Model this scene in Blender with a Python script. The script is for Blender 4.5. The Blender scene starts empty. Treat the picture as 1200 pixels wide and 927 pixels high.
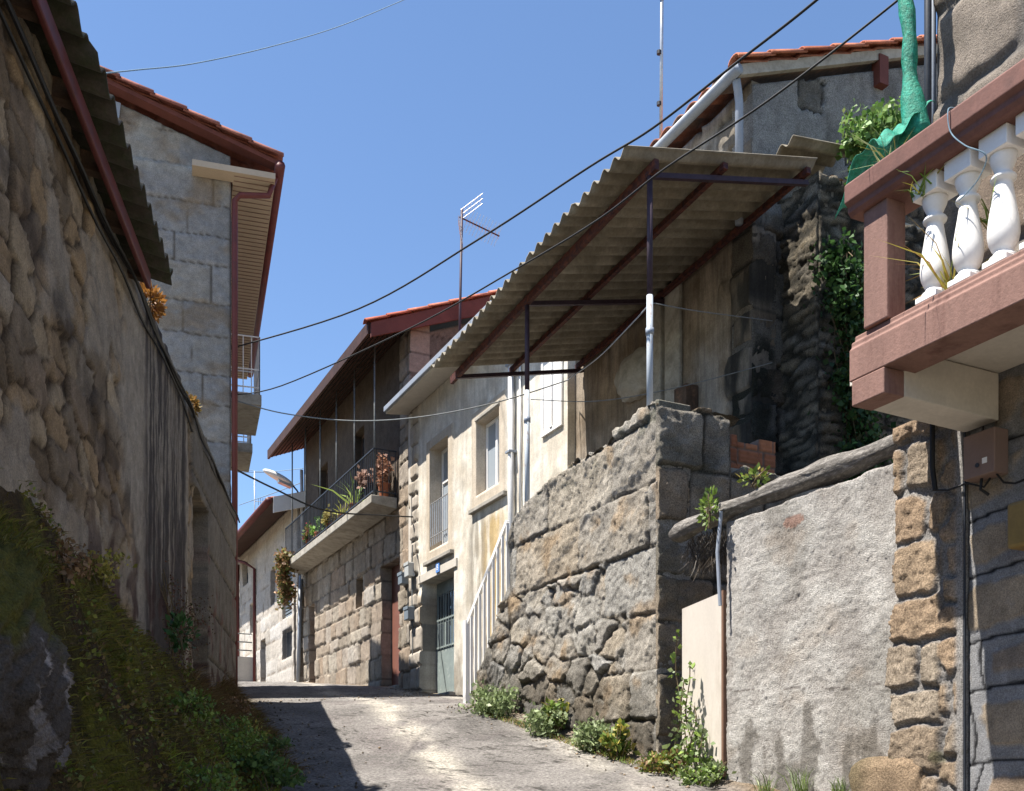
import bpy, math, random
import numpy as np
from mathutils import Vector
random.seed(7); RNG = np.random.default_rng(11)
D2R = math.radians
scene = bpy.context.scene
COL = scene.collection

# ------------------------------------------------------------------ noise
def _h(ix, iy, seed):
    ix = ix.astype(np.int64); iy = iy.astype(np.int64)
    n = (ix * 374761393 + iy * 668265263 + seed * 974634777) & 0xFFFFFFFF
    n = ((n ^ (n >> 13)) * 1274126177) & 0xFFFFFFFF
    n = ((n ^ (n >> 16)) * 2246822519) & 0xFFFFFFFF
    n = n ^ (n >> 15)
    return (n & 0xFFFFFF) / float(0xFFFFFF)
def vn(x, y, seed=0):      # gradient noise, about 0..1
    xi = np.floor(x); yi = np.floor(y); fx = x - xi; fy = y - yi
    u = fx*fx*fx*(fx*(fx*6-15)+10); v = fy*fy*fy*(fy*(fy*6-15)+10)
    def g(dx, dy):
        a = _h(xi+dx, yi+dy, seed)*6.2831853; return np.cos(a)*(fx-dx)+np.sin(a)*(fy-dy)
    return np.clip(.5+.78*((g(0, 0)*(1-u)+g(1, 0)*u)*(1-v)+(g(0, 1)*(1-u)+g(1, 1)*u)*v), 0, 1)
def fbm(x, y, seed=0, octv=4, gain=.5):
    s = 0; amp = 1; t = 0
    for k in range(octv):
        s = s + amp*vn(x*2**k + 17.3*k, y*2**k - 9.1*k, seed+k*31); t += amp; amp *= gain
        x, y = x*.8-y*.6, x*.6+y*.8
    return s/t
def sst(a, b, x):
    t = np.clip((x-a)/(b-a), 0, 1); return t*t*(3-2*t)
def mixc(c1, c2, t):
    t = np.asarray(t)[..., None]; return np.asarray(c1)*(1-t) + np.asarray(c2)*t

def coursed(A, B, rowh, colw, seed, jit=.35, warp=.03, wscale=2.5, rc=.05):
    A2 = A + warp*(fbm(A*wscale, B*wscale, seed+5)-.5)*2; B2 = B + warp*(fbm(A*wscale+40, B*wscale, seed+6)-.5)*2
    r = random.Random(seed)
    lo, hi = float(B2.min())-1, float(B2.max())+1
    rows = [lo]
    while rows[-1] < hi: rows.append(rows[-1] + rowh*(1+jit*(r.random()*2-1)))
    rows = np.array(rows); ri = np.clip(np.searchsorted(rows, B2)-1, 0, len(rows)-2)
    db = np.minimum(B2-rows[ri], rows[ri+1]-B2)
    da = np.zeros_like(A2); ci = np.zeros_like(A2)
    alo, ahi = float(A2.min())-2, float(A2.max())+2
    for k in range(len(rows)-1):
        e = [alo + r.random()*colw]
        while e[-1] < ahi: e.append(e[-1] + colw*(.55+.95*r.random()))
        e = np.array(e); m = ri == k
        if not m.any(): continue
        x = A2[m]; c = np.clip(np.searchsorted(e, x)-1, 0, len(e)-2)
        da[m] = np.minimum(x-e[c], e[c+1]-x); ci[m] = c
    d = np.minimum(da, db)
    cor = (da < rc) & (db < rc)
    d = np.where(cor, rc - np.hypot(rc-da, rc-db), d)
    return d, lambda q: _h(ci, ri, seed+100+q)
def voro(A, B, sa, sb, seed, jit=.85, warp=.05, wscale=4):
    x = A/sa + warp*(fbm(A*wscale, B*wscale, seed+5)-.5)*2/sa; y = B/sb + warp*(fbm(A*wscale+31, B*wscale, seed+6)-.5)*2/sb
    xi = np.floor(x); yi = np.floor(y)
    f1 = np.full(x.shape, 9.); f2 = np.full(x.shape, 9.); cx = np.zeros_like(x); cy = np.zeros_like(x)
    for dx in (-1, 0, 1):
        for dy in (-1, 0, 1):
            gx = xi+dx; gy = yi+dy
            px = gx+.5+jit*(_h(gx, gy, seed)-.5); py = gy+.5+jit*(_h(gx, gy, seed+1)-.5)
            d = np.hypot((x-px), (y-py))
            b = d < f1
            f2 = np.where(b, f1, np.minimum(f2, d)); cx = np.where(b, gx, cx); cy = np.where(b, gy, cy); f1 = np.where(b, d, f1)
    return (f2-f1)*.5*min(sa, sb), lambda q: _h(cx, cy, seed+100+q)
def pal(r, cols):
    cols = np.array(cols); n = len(cols)-1; t = np.clip(r, 0, .9999)*n; i = t.astype(int); f = (t-i)[..., None]
    return cols[i]*(1-f)+cols[i+1]*f

# ------------------------------------------------------------------ objects
def props(o, label=None, cat=None, group=None, kind=None):
    if label: o['label'] = label
    if cat: o['category'] = cat
    if group: o['group'] = group
    if kind: o['kind'] = kind
    return o
def thing(name, loc, label, cat, group=None):
    o = bpy.data.objects.new(name, None); COL.objects.link(o); o.location = loc; o.empty_display_size = .1
    return props(o, label, cat, group)
def wloc(o):
    v = Vector((0, 0, 0))
    while o is not None: v = v + o.location; o = o.parent
    return v
def link(name, me, mats, parent=None, bevel=0, smooth=False, solid=0):
    if not isinstance(mats, (list, tuple)): mats = [mats]
    for m in mats: me.materials.append(m)
    n = len(me.vertices); co = np.empty(n*3, np.float32); me.vertices.foreach_get('co', co); co = co.reshape(-1, 3)
    c = (co.min(0)+co.max(0))/2; c[2] = co[:, 2].min()
    me.vertices.foreach_set('co', (co-c).ravel())
    o = bpy.data.objects.new(name, me); COL.objects.link(o)
    o.location = Vector([float(x) for x in c]) - (wloc(parent) if parent else Vector((0, 0, 0)))
    if parent: o.parent = parent
    if smooth: me.polygons.foreach_set('use_smooth', np.ones(len(me.polygons), bool))
    if solid:
        md = o.modifiers.new('Solid', 'SOLIDIFY'); md.thickness = solid; md.offset = 0
    if bevel:
        md = o.modifiers.new('Bevel', 'BEVEL'); md.width = bevel; md.segments = 2; md.limit_method = 'ANGLE'
    me.update()
    return o
def np_mesh(name, V, F, col=None):
    V = np.asarray(V, np.float32); F = np.asarray(F, np.int32)
    me = bpy.data.meshes.new(name); k = F.shape[1]
    me.vertices.add(len(V)); me.vertices.foreach_set('co', V.ravel())
    me.loops.add(F.size); me.loops.foreach_set('vertex_index', F.ravel())
    me.polygons.add(len(F)); me.polygons.foreach_set('loop_start', np.arange(len(F), dtype=np.int32)*k)
    me.update(calc_edges=True); me.validate()
    if col is not None:
        a = me.color_attributes.new('Col', 'FLOAT_COLOR', 'POINT')
        c = np.ones((len(V), 4), np.float32); c[:, :3] = np.clip(col, 0.003, 1); a.data.foreach_set('color', c.ravel())
    return me

# frames: f(a, b, z)
def W(s, u, z=0.): return (2.665-.44*s-.898*u, 10+.898*s-.44*u, z)      # right-hand houses: s along the lane, u out from the facade
def LW(s, o, z=0.): return (-1.4-.1628*s+.9867*o, .9867*s+.1628*o, z)   # left wall: s along, o out into the lane
def G(p, q, z=0.): return (-3.85-.3*p+.954*q, 14+.954*p+.3*q, z)        # left granite house
def I(x, y, z=0.): return (x, y, z)
class MB:
    def __init__(self, f=I): self.v = []; self.f = []; self.fr = f
    def box(self, a0, a1, b0, b1, z0, z1, f=None):
        f = f or self.fr; n = len(self.v)
        for z in (z0, z1):
            for (a, b) in ((a0, b0), (a1, b0), (a1, b1), (a0, b1)): self.v.append(f(a, b, z))
        self.f += [tuple(n+i for i in q) for q in ((0,3,2,1),(4,5,6,7),(0,1,5,4),(1,2,6,5),(2,3,7,6),(3,0,4,7))]
        return self
    def poly8(self, pts):
        n = len(self.v); self.v += [tuple(p) for p in pts]
        self.f += [tuple(n+i for i in q) for q in ((0,3,2,1),(4,5,6,7),(0,1,5,4),(1,2,6,5),(2,3,7,6),(3,0,4,7))]
        return self
    def prism(self, prof, a0, a1, f=None):     # prof (b,z) closed polygon swept along a
        f = f or self.fr; n = len(self.v); k = len(prof)
        for a in (a0, a1):
            for (b, z) in prof: self.v.append(f(a, b, z))
        self.f.append(tuple(n+i for i in range(k))[::-1]); self.f.append(tuple(n+k+i for i in range(k)))
        for i in range(k): j = (i+1) % k; self.f.append((n+i, n+j, n+k+j, n+k+i))
        return self
    def bar(self, p, q, w, h=None):
        h = h or w; p = Vector(p); q = Vector(q); d = (q-p).normalized(); up = Vector((0, 0, 1))
        if abs(d.z) > .95: up = Vector((-.44, .898, 0))
        s = d.cross(up).normalized()*w/2; t = s.cross(d).normalized()*h/2
        return self.poly8([p-s-t, p+s-t, p+s+t, p-s+t, q-s-t, q+s-t, q+s+t, q-s+t])
    def tube(self, pts, r, n=8, cap=True):
        pts = [Vector(p) for p in pts]; base = len(self.v); prev = None
        rr = r if isinstance(r, (list, tuple)) else [r]*len(pts)
        for i, p in enumerate(pts):
            d = (pts[min(i+1, len(pts)-1)]-pts[max(i-1, 0)]).normalized()
            if prev is None:
                up = Vector((0, 0, 1)) if abs(d.z) < .9 else Vector((1, 0, 0)); x = d.cross(up).normalized()
            else:
                x = prev - d*prev.dot(d); x.normalize()
            prev = x; y = d.cross(x)
            for k in range(n):
                a = 2*math.pi*k/n; self.v.append(tuple(p + (x*math.cos(a)+y*math.sin(a))*rr[i]))
        for i in range(len(pts)-1):
            for k in range(n):
                a = base+i*n+k; b = base+i*n+(k+1) % n; self.f.append((a, b, b+n, a+n))
        if cap:
            self.f.append(tuple(base+k for k in range(n))[::-1]); self.f.append(tuple(base+(len(pts)-1)*n+k for k in range(n)))
        return self
    def lathe(self, c, prof, n=20):
        base = len(self.v)
        for (r, z) in prof:
            for k in range(n): a = 2*math.pi*k/n; self.v.append((c[0]+r*math.cos(a), c[1]+r*math.sin(a), c[2]+z))
        for i in range(len(prof)-1):
            for k in range(n):
                a = base+i*n+k; b = base+i*n+(k+1) % n; self.f.append((a, b, b+n, a+n))
        self.f.append(tuple(base+k for k in range(n))[::-1]); self.f.append(tuple(base+(len(prof)-1)*n+k for k in range(n)))
        return self
    def build(self, name, mat, parent=None, bevel=0, smooth=False, solid=0):
        me = bpy.data.meshes.new(name); me.from_pydata(self.v, [], self.f); me.update()
        import bmesh
        bm = bmesh.new(); bm.from_mesh(me); bmesh.ops.recalc_face_normals(bm, faces=bm.faces); bm.to_mesh(me); bm.free()
        return link(name, me, mat, parent, bevel, smooth, solid)

def relief(name, mat, f, a0, a1, z0, z1, res, fn, parent=None, b=0., sgn=1, holes=(), top=None, bot=None, thick=.3, keep=None, axis='a', smooth=True, reveal=None, vres=None):
    """A wall face as a fine displaced sheet with returned edges. axis 'a': runs along the frame's first axis at second coordinate b; 'b': the reverse.
    fn(A, Z) -> (height, rgb); sgn = side the surface faces."""
    vres = vres or res
    xs = set(np.round(np.linspace(a0, a1, max(2, int(abs(a1-a0)/res)+1)), 4)); zs = set(np.round(np.linspace(z0, z1, max(2, int((z1-z0)/vres)+1)), 4))
    def snap(S, v, rs):
        S = {x for x in S if abs(x-v) > rs*.45 or x in (a0, a1)}; S.add(round(v, 4)); return S
    for h in holes:
        for v in h[:2]: xs = snap(xs, v, res)
        for v in h[2:4]: zs = snap(zs, v, vres)
    xs = np.array(sorted(xs)); zs = np.array(sorted(zs))
    A, Z = np.meshgrid(xs, zs, indexing='ij'); na, nz = A.shape
    Zw = Z.copy()
    if top is not None or bot is not None:
        T = top(A) if top is not None else np.full(A.shape, z1); Bt = bot(A) if bot is not None else np.full(A.shape, z0)
        Zw = Bt + (Z-z0)/(z1-z0)*(T-Bt)
    H, C = fn(A, Zw)
    def pos(hh):
        bb = b + sgn*hh
        X, Y, Q = (f(A, bb, Zw) if axis == 'a' else f(bb, A, Zw))
        return np.stack([X+0*A, Y+0*A, Q+0*A], -1).reshape(-1, 3)
    V = pos(H); idx = np.arange(na*nz).reshape(na, nz)
    q = np.stack([idx[:-1, :-1], idx[1:, :-1], idx[1:, 1:], idx[:-1, 1:]], -1).reshape(-1, 4)
    ca = ((A[:-1, :-1]+A[1:, 1:])/2).ravel(); cz = ((Zw[:-1, :-1]+Zw[1:, 1:])/2).ravel(); zz = ((Z[:-1, :-1]+Z[1:, 1:])/2).ravel()
    m = np.ones(len(q), bool)
    for h in holes: m &= ~((ca > h[0]) & (ca < h[1]) & (zz > h[2]) & (zz < h[3]))
    if keep is not None: m &= keep(ca, cz)
    q = q[m]
    p = V[q[0]]; e1 = V[q[0][1]]-V[q[0][0]]; e2 = V[q[0][3]]-V[q[0][0]]; nn = np.cross(e1, e2)
    P0 = np.array(f(a0, 0, 0) if axis == 'a' else f(0, a0, 0)); P1 = np.array(f(a0, 1, 0) if axis == 'a' else f(1, a0, 0))
    if np.dot(nn, (P1-P0)*sgn) < 0: q = q[:, ::-1]
    E = np.concatenate([q[:, [0, 1]], q[:, [1, 2]], q[:, [2, 3]], q[:, [3, 0]]]); key = np.sort(E, 1); kk = key[:, 0].astype(np.int64)*len(V)+key[:, 1]
    _, inv, cnt = np.unique(kk, return_inverse=True, return_counts=True); be = E[cnt[inv.ravel()] == 1]
    B2 = pos(np.full(A.shape, -thick)); u = np.unique(be); mp = np.full(len(V), -1); mp[u] = len(V)+np.arange(len(u))
    Vb = B2[u]; col = C.reshape(-1, 3)
    sk = np.stack([be[:, 1], be[:, 0], mp[be[:, 0]], mp[be[:, 1]]], -1)
    VV = np.concatenate([V, Vb]); CC = np.concatenate([col, col[u]*1.0]); FF = np.concatenate([q, sk])
    used = np.unique(FF); rm = np.full(len(VV), -1); rm[used] = np.arange(len(used))
    me = np_mesh(name, VV[used], rm[FF], CC[used])
    sm = np.zeros(len(me.polygons), bool); sm[:len(q)] = smooth
    me.polygons.foreach_set('use_smooth', sm)
    return link(name, me, mat, parent)

# ------------------------------------------------------------------ materials
def mat_base(name):
    m = bpy.data.materials.new(name); m.use_nodes = True; nt = m.node_tree
    return m, nt, nt.nodes['Principled BSDF']
def N(nt, t, **k):
    n = nt.nodes.new(t)
    for a, v in k.items():
        if a in n.inputs: n.inputs[a].default_value = v
        else: setattr(n, a, v)
    return n
def noise(nt, scale, detail=4, rough=.6, stretch=None, dist=0):
    tc = N(nt, 'ShaderNodeTexCoord'); n = N(nt, 'ShaderNodeTexNoise'); n.inputs['Scale'].default_value = scale
    n.inputs['Detail'].default_value = detail; n.inputs['Roughness'].default_value = rough; n.inputs['Distortion'].default_value = dist
    if stretch:
        mp = N(nt, 'ShaderNodeMapping'); mp.inputs['Scale'].default_value = stretch
        nt.links.new(tc.outputs['Object'], mp.inputs[0]); nt.links.new(mp.outputs[0], n.inputs['Vector'])
    else: nt.links.new(tc.outputs['Object'], n.inputs['Vector'])
    return n.outputs['Fac']
def ramp(nt, fac, p0, p1, c0=(0,0,0,1), c1=(1,1,1,1)):
    r = N(nt, 'ShaderNodeValToRGB'); r.color_ramp.elements[0].position = p0; r.color_ramp.elements[1].position = p1
    r.color_ramp.elements[0].color = c0; r.color_ramp.elements[1].color = c1; nt.links.new(fac, r.inputs[0]); return r.outputs[0]
def mul(nt, a, b, f=1.0, mode='MULTIPLY'):
    x = N(nt, 'ShaderNodeMix', data_type='RGBA', blend_type=mode); x.inputs[0].default_value = f
    nt.links.new(a, x.inputs[6]); nt.links.new(b, x.inputs[7]); return x.outputs[2]
def g4(v): return (v, v, v, 1)
def stone_mat(name, speck=140, sp=(.55, 1.35), bump=.5, bscale=45, bdist=.01, mid=9, midr=(.75, 1.2), streak=None, rough=.95):
    m, nt, b = mat_base(name)
    at = N(nt, 'ShaderNodeAttribute'); at.attribute_name = 'Col'; c = at.outputs['Color']
    c = mul(nt, c, ramp(nt, noise(nt, mid, 6, .7), .3, .7, g4(midr[0]), g4(midr[1])))
    c = mul(nt, c, ramp(nt, noise(nt, speck, 3, .75), .32, .68, g4(sp[0]), g4(sp[1])))
    if streak: c = mul(nt, c, ramp(nt, noise(nt, streak[0], 5, .7, stretch=(1, 1, .09)), .35, .62, g4(streak[1]), g4(1.08)))
    nt.links.new(c, b.inputs['Base Color']); b.inputs['Roughness'].default_value = rough; b.inputs['Specular IOR Level'].default_value = .2
    bp = N(nt, 'ShaderNodeBump'); bp.inputs['Strength'].default_value = bump; bp.inputs['Distance'].default_value = bdist
    ad = N(nt, 'ShaderNodeMath', operation='ADD'); nt.links.new(noise(nt, bscale, 6, .75), ad.inputs[0]); nt.links.new(noise(nt, bscale*4, 3, .7), ad.inputs[1])
    nt.links.new(ad.outputs[0], bp.inputs['Height']); nt.links.new(bp.outputs[0], b.inputs['Normal'])
    return m
def plain(name, col, var=.25, scale=6, bump=.15, bscale=60, rough=.8, metal=0, spec=.3, col2=None, c2=(.5, .62), stretch=None, bdist=.004):
    m, nt, b = mat_base(name)
    rgb = N(nt, 'ShaderNodeRGB'); rgb.outputs[0].default_value = (*col, 1); c = rgb.outputs[0]
    if col2:
        r2 = N(nt, 'ShaderNodeRGB'); r2.outputs[0].default_value = (*col2, 1)
        x = N(nt, 'ShaderNodeMix', data_type='RGBA'); nt.links.new(ramp(nt, noise(nt, scale*1.7, 6, .7, stretch), c2[0], c2[1]), x.inputs[0])
        nt.links.new(c, x.inputs[6]); nt.links.new(r2.outputs[0], x.inputs[7]); c = x.outputs[2]
    c = mul(nt, c, ramp(nt, noise(nt, scale, 6, .7, stretch), .3, .7, g4(1-var), g4(1+var)))
    c = mul(nt, c, ramp(nt, noise(nt, scale*14, 3, .7), .3, .7, g4(1-var*.5), g4(1+var*.5)))
    nt.links.new(c, b.inputs['Base Color']); b.inputs['Roughness'].default_value = rough; b.inputs['Metallic'].default_value = metal
    b.inputs['Specular IOR Level'].default_value = spec
    if bump:
        bp = N(nt, 'ShaderNodeBump'); bp.inputs['Strength'].default_value = bump; bp.inputs['Distance'].default_value = bdist
        nt.links.new(noise(nt, bscale, 5, .7), bp.inputs['Height']); nt.links.new(bp.outputs[0], b.inputs['Normal'])
    return m
def leaf_mat(name, trans=.3):
    m, nt, b = mat_base(name)
    at = N(nt, 'ShaderNodeAttribute'); at.attribute_name = 'Col'
    nt.links.new(at.outputs['Color'], b.inputs['Base Color']); b.inputs['Roughness'].default_value = .55; b.inputs['Specular IOR Level'].default_value = .35
    tr = N(nt, 'ShaderNodeBsdfTranslucent'); nt.links.new(at.outputs['Color'], tr.inputs[0]); mx = N(nt, 'ShaderNodeMixShader'); mx.inputs[0].default_value = trans
    nt.links.new(b.outputs[0], mx.inputs[1]); nt.links.new(tr.outputs[0], mx.inputs[2]); nt.links.new(mx.outputs[0], nt.nodes['Material Output'].inputs[0])
    return m
def glass_mat(name, col=(.05, .06, .07)):
    m, nt, b = mat_base(name); b.inputs['Base Color'].default_value = (*col, 1); b.inputs['Roughness'].default_value = .06; b.inputs['Specular IOR Level'].default_value = .8
    return m
M = dict(
    granite=stone_mat('granite', 120, (.6, 1.35), .6, 40, .012),
    granite_far=stone_mat('granite_far', 60, (.7, 1.25), .5, 25, .02),
    rubble=stone_mat('rubble', 110, (.65, 1.3), .7, 30, .015),
    rough=stone_mat('rough_granite', 90, (.42, 1.5), 1., 38, .02, mid=7, midr=(.7, 1.25)),
    render=stone_mat('cement_render', 75, (.6, 1.25), .9, 32, .02, mid=3, midr=(.85, 1.12)),
    plaster=stone_mat('plaster', 40, (.88, 1.08), .25, 18, .006, mid=5, midr=(.82, 1.1), streak=(7, .88)),
    dirty=stone_mat('dirty_plaster', 50, (.8, 1.15), .35, 22, .01, mid=4, midr=(.7, 1.15), streak=(9, .6)),
    boulder=stone_mat('boulder', 100, (.55, 1.4), .8, 30, .015, mid=8),
    road=stone_mat('road', 42, (.42, 1.6), 1., 30, .012, mid=5, midr=(.8, 1.2)),
    soil=stone_mat('soil', 60, (.5, 1.5), 1, 25, .03, mid=10, midr=(.6, 1.4)),
    ground=plain('ground_earth', (.16, .13, .09), .3, 1.5, .4, 20, .95),
    tile=stone_mat('roof_tile', 60, (.8, 1.2), .4, 40, .005, mid=7, midr=(.6, 1.25)),
    asbestos=plain('fibre_cement', (.18, .155, .118), .25, 2.5, .35, 60, .95, col2=(.25, .225, .18), c2=(.45, .65)),
    asbestos_dark=plain('fibre_cement_mossy', (.06, .052, .042), .35, 5, .4, 60, .95, col2=(.04, .045, .025), c2=(.42, .6)),
    rust=plain('rusty_steel', (.10, .032, .02), .4, 12, .3, 80, .75, col2=(.035, .015, .02), c2=(.42, .6)),
    purple=plain('primed_steel', (.045, .028, .04), .3, 14, .2, 80, .6),
    palepaint=plain('pale_post_paint', (.42, .46, .5), .15, 8, .2, 60, .5, col2=(.24, .13, .07), c2=(.56, .66), stretch=(1, 1, .25)),
    redpaint=plain('red_paint', (.115, .028, .026), .2, 5, .1, 60, .5, col2=(.085, .03, .028), c2=(.5, .7)),
    redboard=plain('red_board', (.13, .042, .032), .2, 4, .15, 40, .75),
    beam=plain('brown_painted_concrete', (.215, .122, .098), .2, 3, .5, 55, .85, bdist=.006, col2=(.13, .065, .052), c2=(.52, .68), stretch=(1, 1, .18)),
    beam_dark=plain('brown_painted_rail', (.15, .072, .058), .2, 4, .35, 60, .8, col2=(.12, .06, .05), c2=(.5, .7)),
    white=plain('white_paint', (.78, .76, .73), .06, 5, .15, 50, .6),
    concrete=plain('concrete', (.36, .335, .29), .2, 3, .4, 40, .9, col2=(.24, .22, .185), c2=(.45, .65)),
    palecon=plain('pale_concrete', (.52, .48, .42), .12, 3, .25, 40, .85),
    soffit=plain('beige_siding', (.42, .34, .25), .08, 3, .1, 40, .6),
    zinc=plain('grey_gutter', (.27, .30, .35), .12, 4, .1, 40, .45),
    zinc_white=plain('white_pipe', (.60, .60, .60), .1, 4, .1, 40, .45),
    metal_lt=plain('light_metal', (.5, .5, .5), .2, 9, .1, 60, .4, .6),
    metal_dk=plain('dark_metal', (.035, .04, .05), .3, 9, .1, 60, .5),
    black=plain('black_rubber', (.012, .012, .013), .2, 9, .1, 60, .6),
    wiregrey=plain('grey_cable', (.16, .17, .17), .3, 20, .1, 60, .7),
    wireblue=plain('blue_grey_wire', (.16, .24, .30), .2, 20, 0, 60, .7),
    wood_dk=plain('dark_soffit_wood', (.05, .022, .015), .35, 4, .3, 30, .7, stretch=(1, 1, 1)),
    wood_old=plain('old_wood', (.10, .065, .045), .4, 8, .5, 30, .85, col2=(.18, .10, .06), c2=(.5, .65)),
    log=plain('weathered_log', (.13, .118, .105), .45, 14, .9, 38, .9, col2=(.26, .24, .215), c2=(.5, .64), bdist=.015, stretch=(1, .45, 2.5)),
    board=plain('beige_board', (.54, .49, .43), .08, 3, .1, 60, .6, col2=(.44, .39, .33), c2=(.52, .7), stretch=(1, 1, .25)),
    boardedge=plain('board_edge', (.16, .09, .06), .2, 8, .2, 60, .8),
    door_br=plain('brown_door', (.20, .085, .062), .12, 3, .1, 40, .6),
    door_gr=plain('green_grey_door', (.23, .27, .26), .15, 5, .15, 40, .5, col2=(.36, .40, .38), c2=(.55, .7)),
    door_lt=plain('grey_door', (.22, .2, .18), .2, 5, .15, 40, .7, stretch=(1, 1, .2)),
    brick=None,
    glass=glass_mat('glass'), glass_lt=glass_mat('curtained_glass', (.32, .36, .40)),
    box_br=plain('brown_meter_box', (.20, .135, .11), .1, 4, .1, 40, .6),
    box_ye=plain('ochre_lantern', (.22, .15, .05), .15, 4, .1, 40, .4),
    boxgrey=plain('grey_plastic', (.42, .43, .42), .1, 6, .05, 40, .5),
    boxdk=plain('dark_grey_plastic', (.17, .2, .23), .1, 6, .05, 40, .5),
    blue=plain('blue_enamel', (.10, .25, .62), .1, 6, .05, 40, .3),
    green=plain('green_mesh_sheet', (.012, .19, .12), .35, 22, .6, 60, .6, col2=(.02, .28, .19), c2=(.45, .6), bdist=.02),
    orange=plain('orange_lichen_stone', (.22, .10, .04), .35, 14, .4, 60, .9, col2=(.2, .15, .1), c2=(.5, .6)),
    pot=plain('terracotta', (.33, .12, .06), .2, 8, .2, 50, .8),
    bark=plain('stem', (.12, .09, .05), .3, 20, .2, 60, .9),
    leaf=leaf_mat('leaf'), grass=leaf_mat('grass', .35),
    dark=plain('near_black', (.02, .018, .016), .2, 5, 0, 40, .95),  # near-black; on the yard wall it stands for shade
)
# hollow-brick material
def brick_mat():
    m, nt, b = mat_base('hollow_brick'); at = N(nt, 'ShaderNodeAttribute'); at.attribute_name = 'Col'
    c = mul(nt, at.outputs['Color'], ramp(nt, noise(nt, 20, 5, .7), .3, .7, g4(.75), g4(1.2))); nt.links.new(c, b.inputs['Base Color'])
    b.inputs['Roughness'].default_value = .9; return m
M['brick'] = brick_mat()

# ------------------------------------------------------------------ surface functions
GREY = [(.20, .195, .185), (.30, .285, .26), (.26, .25, .235), (.36, .34, .31)]
def f_ashlar(rowh, colw, seed, cols, mortar, joint=.014, depth=.012, rough=.006, jit=.2, warp=.012, off=.008):
    def fn(A, Z):
        d, r = coursed(A, Z, rowh, colw, seed, jit, warp, 2, .03)
        t = sst(joint*.4, joint*2, d)
        H = depth*t + off*(r(0)-.5)*t + rough*(fbm(A*9, Z*9, seed+2)-.5)*2
        C = pal(r(1), cols)*(.85+.3*fbm(A*1.3, Z*1.3, seed+9))[..., None]
        C = mixc(mortar, C, sst(joint*.3, joint*1.1, d))
        return H, C
    return fn
def zr(D):
    return np.interp(D, [-40, -5, 0, 5, 7.5, 8.68, 9.26, 11.2, 12, 14, 18, 20, 26, 31, 38, 60, 120], [-8, -2.6, -1.6, -.62, -.06, .15, .27, .72, .88, 1.14, 1.5, 1.83, 2.5, 3.0, 3.55, 5, 6])

# pier / staircase masonry
def f_pier(A, Z):
    d, r = voro(A, Z, .40, .25, 21, .9, .09, 3)
    d2, r2 = coursed(A+.03*Z, Z, .50, .95, 4, .15, .03, 2, .06)
    qn = (np.floor((Z+.12*(fbm(A*2, Z*2, 9)-.5)+5)/.5) % 2)*.34-.02
    up = (Z > 1.95+.35*(fbm(A*1.5, 0*A, 8)-.5)*2) | ((A < qn) & (Z > .2))
    d = np.where(up, d2, d); r0 = np.where(up, r2(0), r(0)); r1 = np.where(up, r2(1), r(1)); r3 = np.where(up, r2(3), r(3))
    n = fbm(A*3.2, Z*3.2, 3, 6, .62); n2 = fbm(A*14, Z*14, 13, 4, .65)
    n3 = fbm(A*7, Z*7, 113, 5, .7); rid = 1-np.abs(2*fbm(A*5, Z*5, 17, 5, .6)-1)
    fill = sst(.47, .60, fbm(A*1.3+4, Z*1.6, 177, 5))*np.where(up, .35, .8); t = sst(.0, .022, d+.022*(n3-.5)*2); t = np.maximum(t, fill*.85)
    tx = (r1-.5)*np.sin(A*5+r0*9)+(r3-.5)*np.cos(Z*7+r1*9)
    g3 = fbm(A*30, Z*30, 213, 3, .7); H = .036*t + (.040*(r0-.5) + .022*tx)*t*(1-.6*fill) + .06*(n-.5) + .013*(n2-.5)*2 + .020*(n3-.5)*2 + .010*(g3-.5)*2
    cols = [(.38, .355, .315), (.47, .405, .32), (.43, .41, .375), (.54, .49, .41), (.46, .375, .275), (.56, .54, .50)]
    C = pal(r1, cols)
    C = mixc(C, (.50, .475, .43), fill*.75)          # cement smears
    C = mixc(C, (.44, .30, .17), sst(.58, .7, fbm(A*2.3+9, Z*2.3, 78, 5))*.6)           # ochre lichen
    C = mixc(C, (.47, .46, .44), (r3 > .93)*.8)
    C = mixc((.12, .105, .08), C, np.maximum(sst(.0, .016, d+.014*(n3-.5)*2), fill*.8))
    C = C*((.62+.62*n)*(.75+.5*g3))[..., None]
    C = mixc(C, (.075, .065, .05), sst(.25, .75, fbm(A*2, Z*1.5, 66)+.45-(Z-zr(10+.898*A-.83))*1.0)*.75)     # darker towards the foot of the wall
    C = mixc(C, (.10, .105, .07), (sst(.55, .65, fbm(A*5, Z*5, 61))*sst(2.7, 3.2, Z))*.6)
    return H, C
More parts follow.
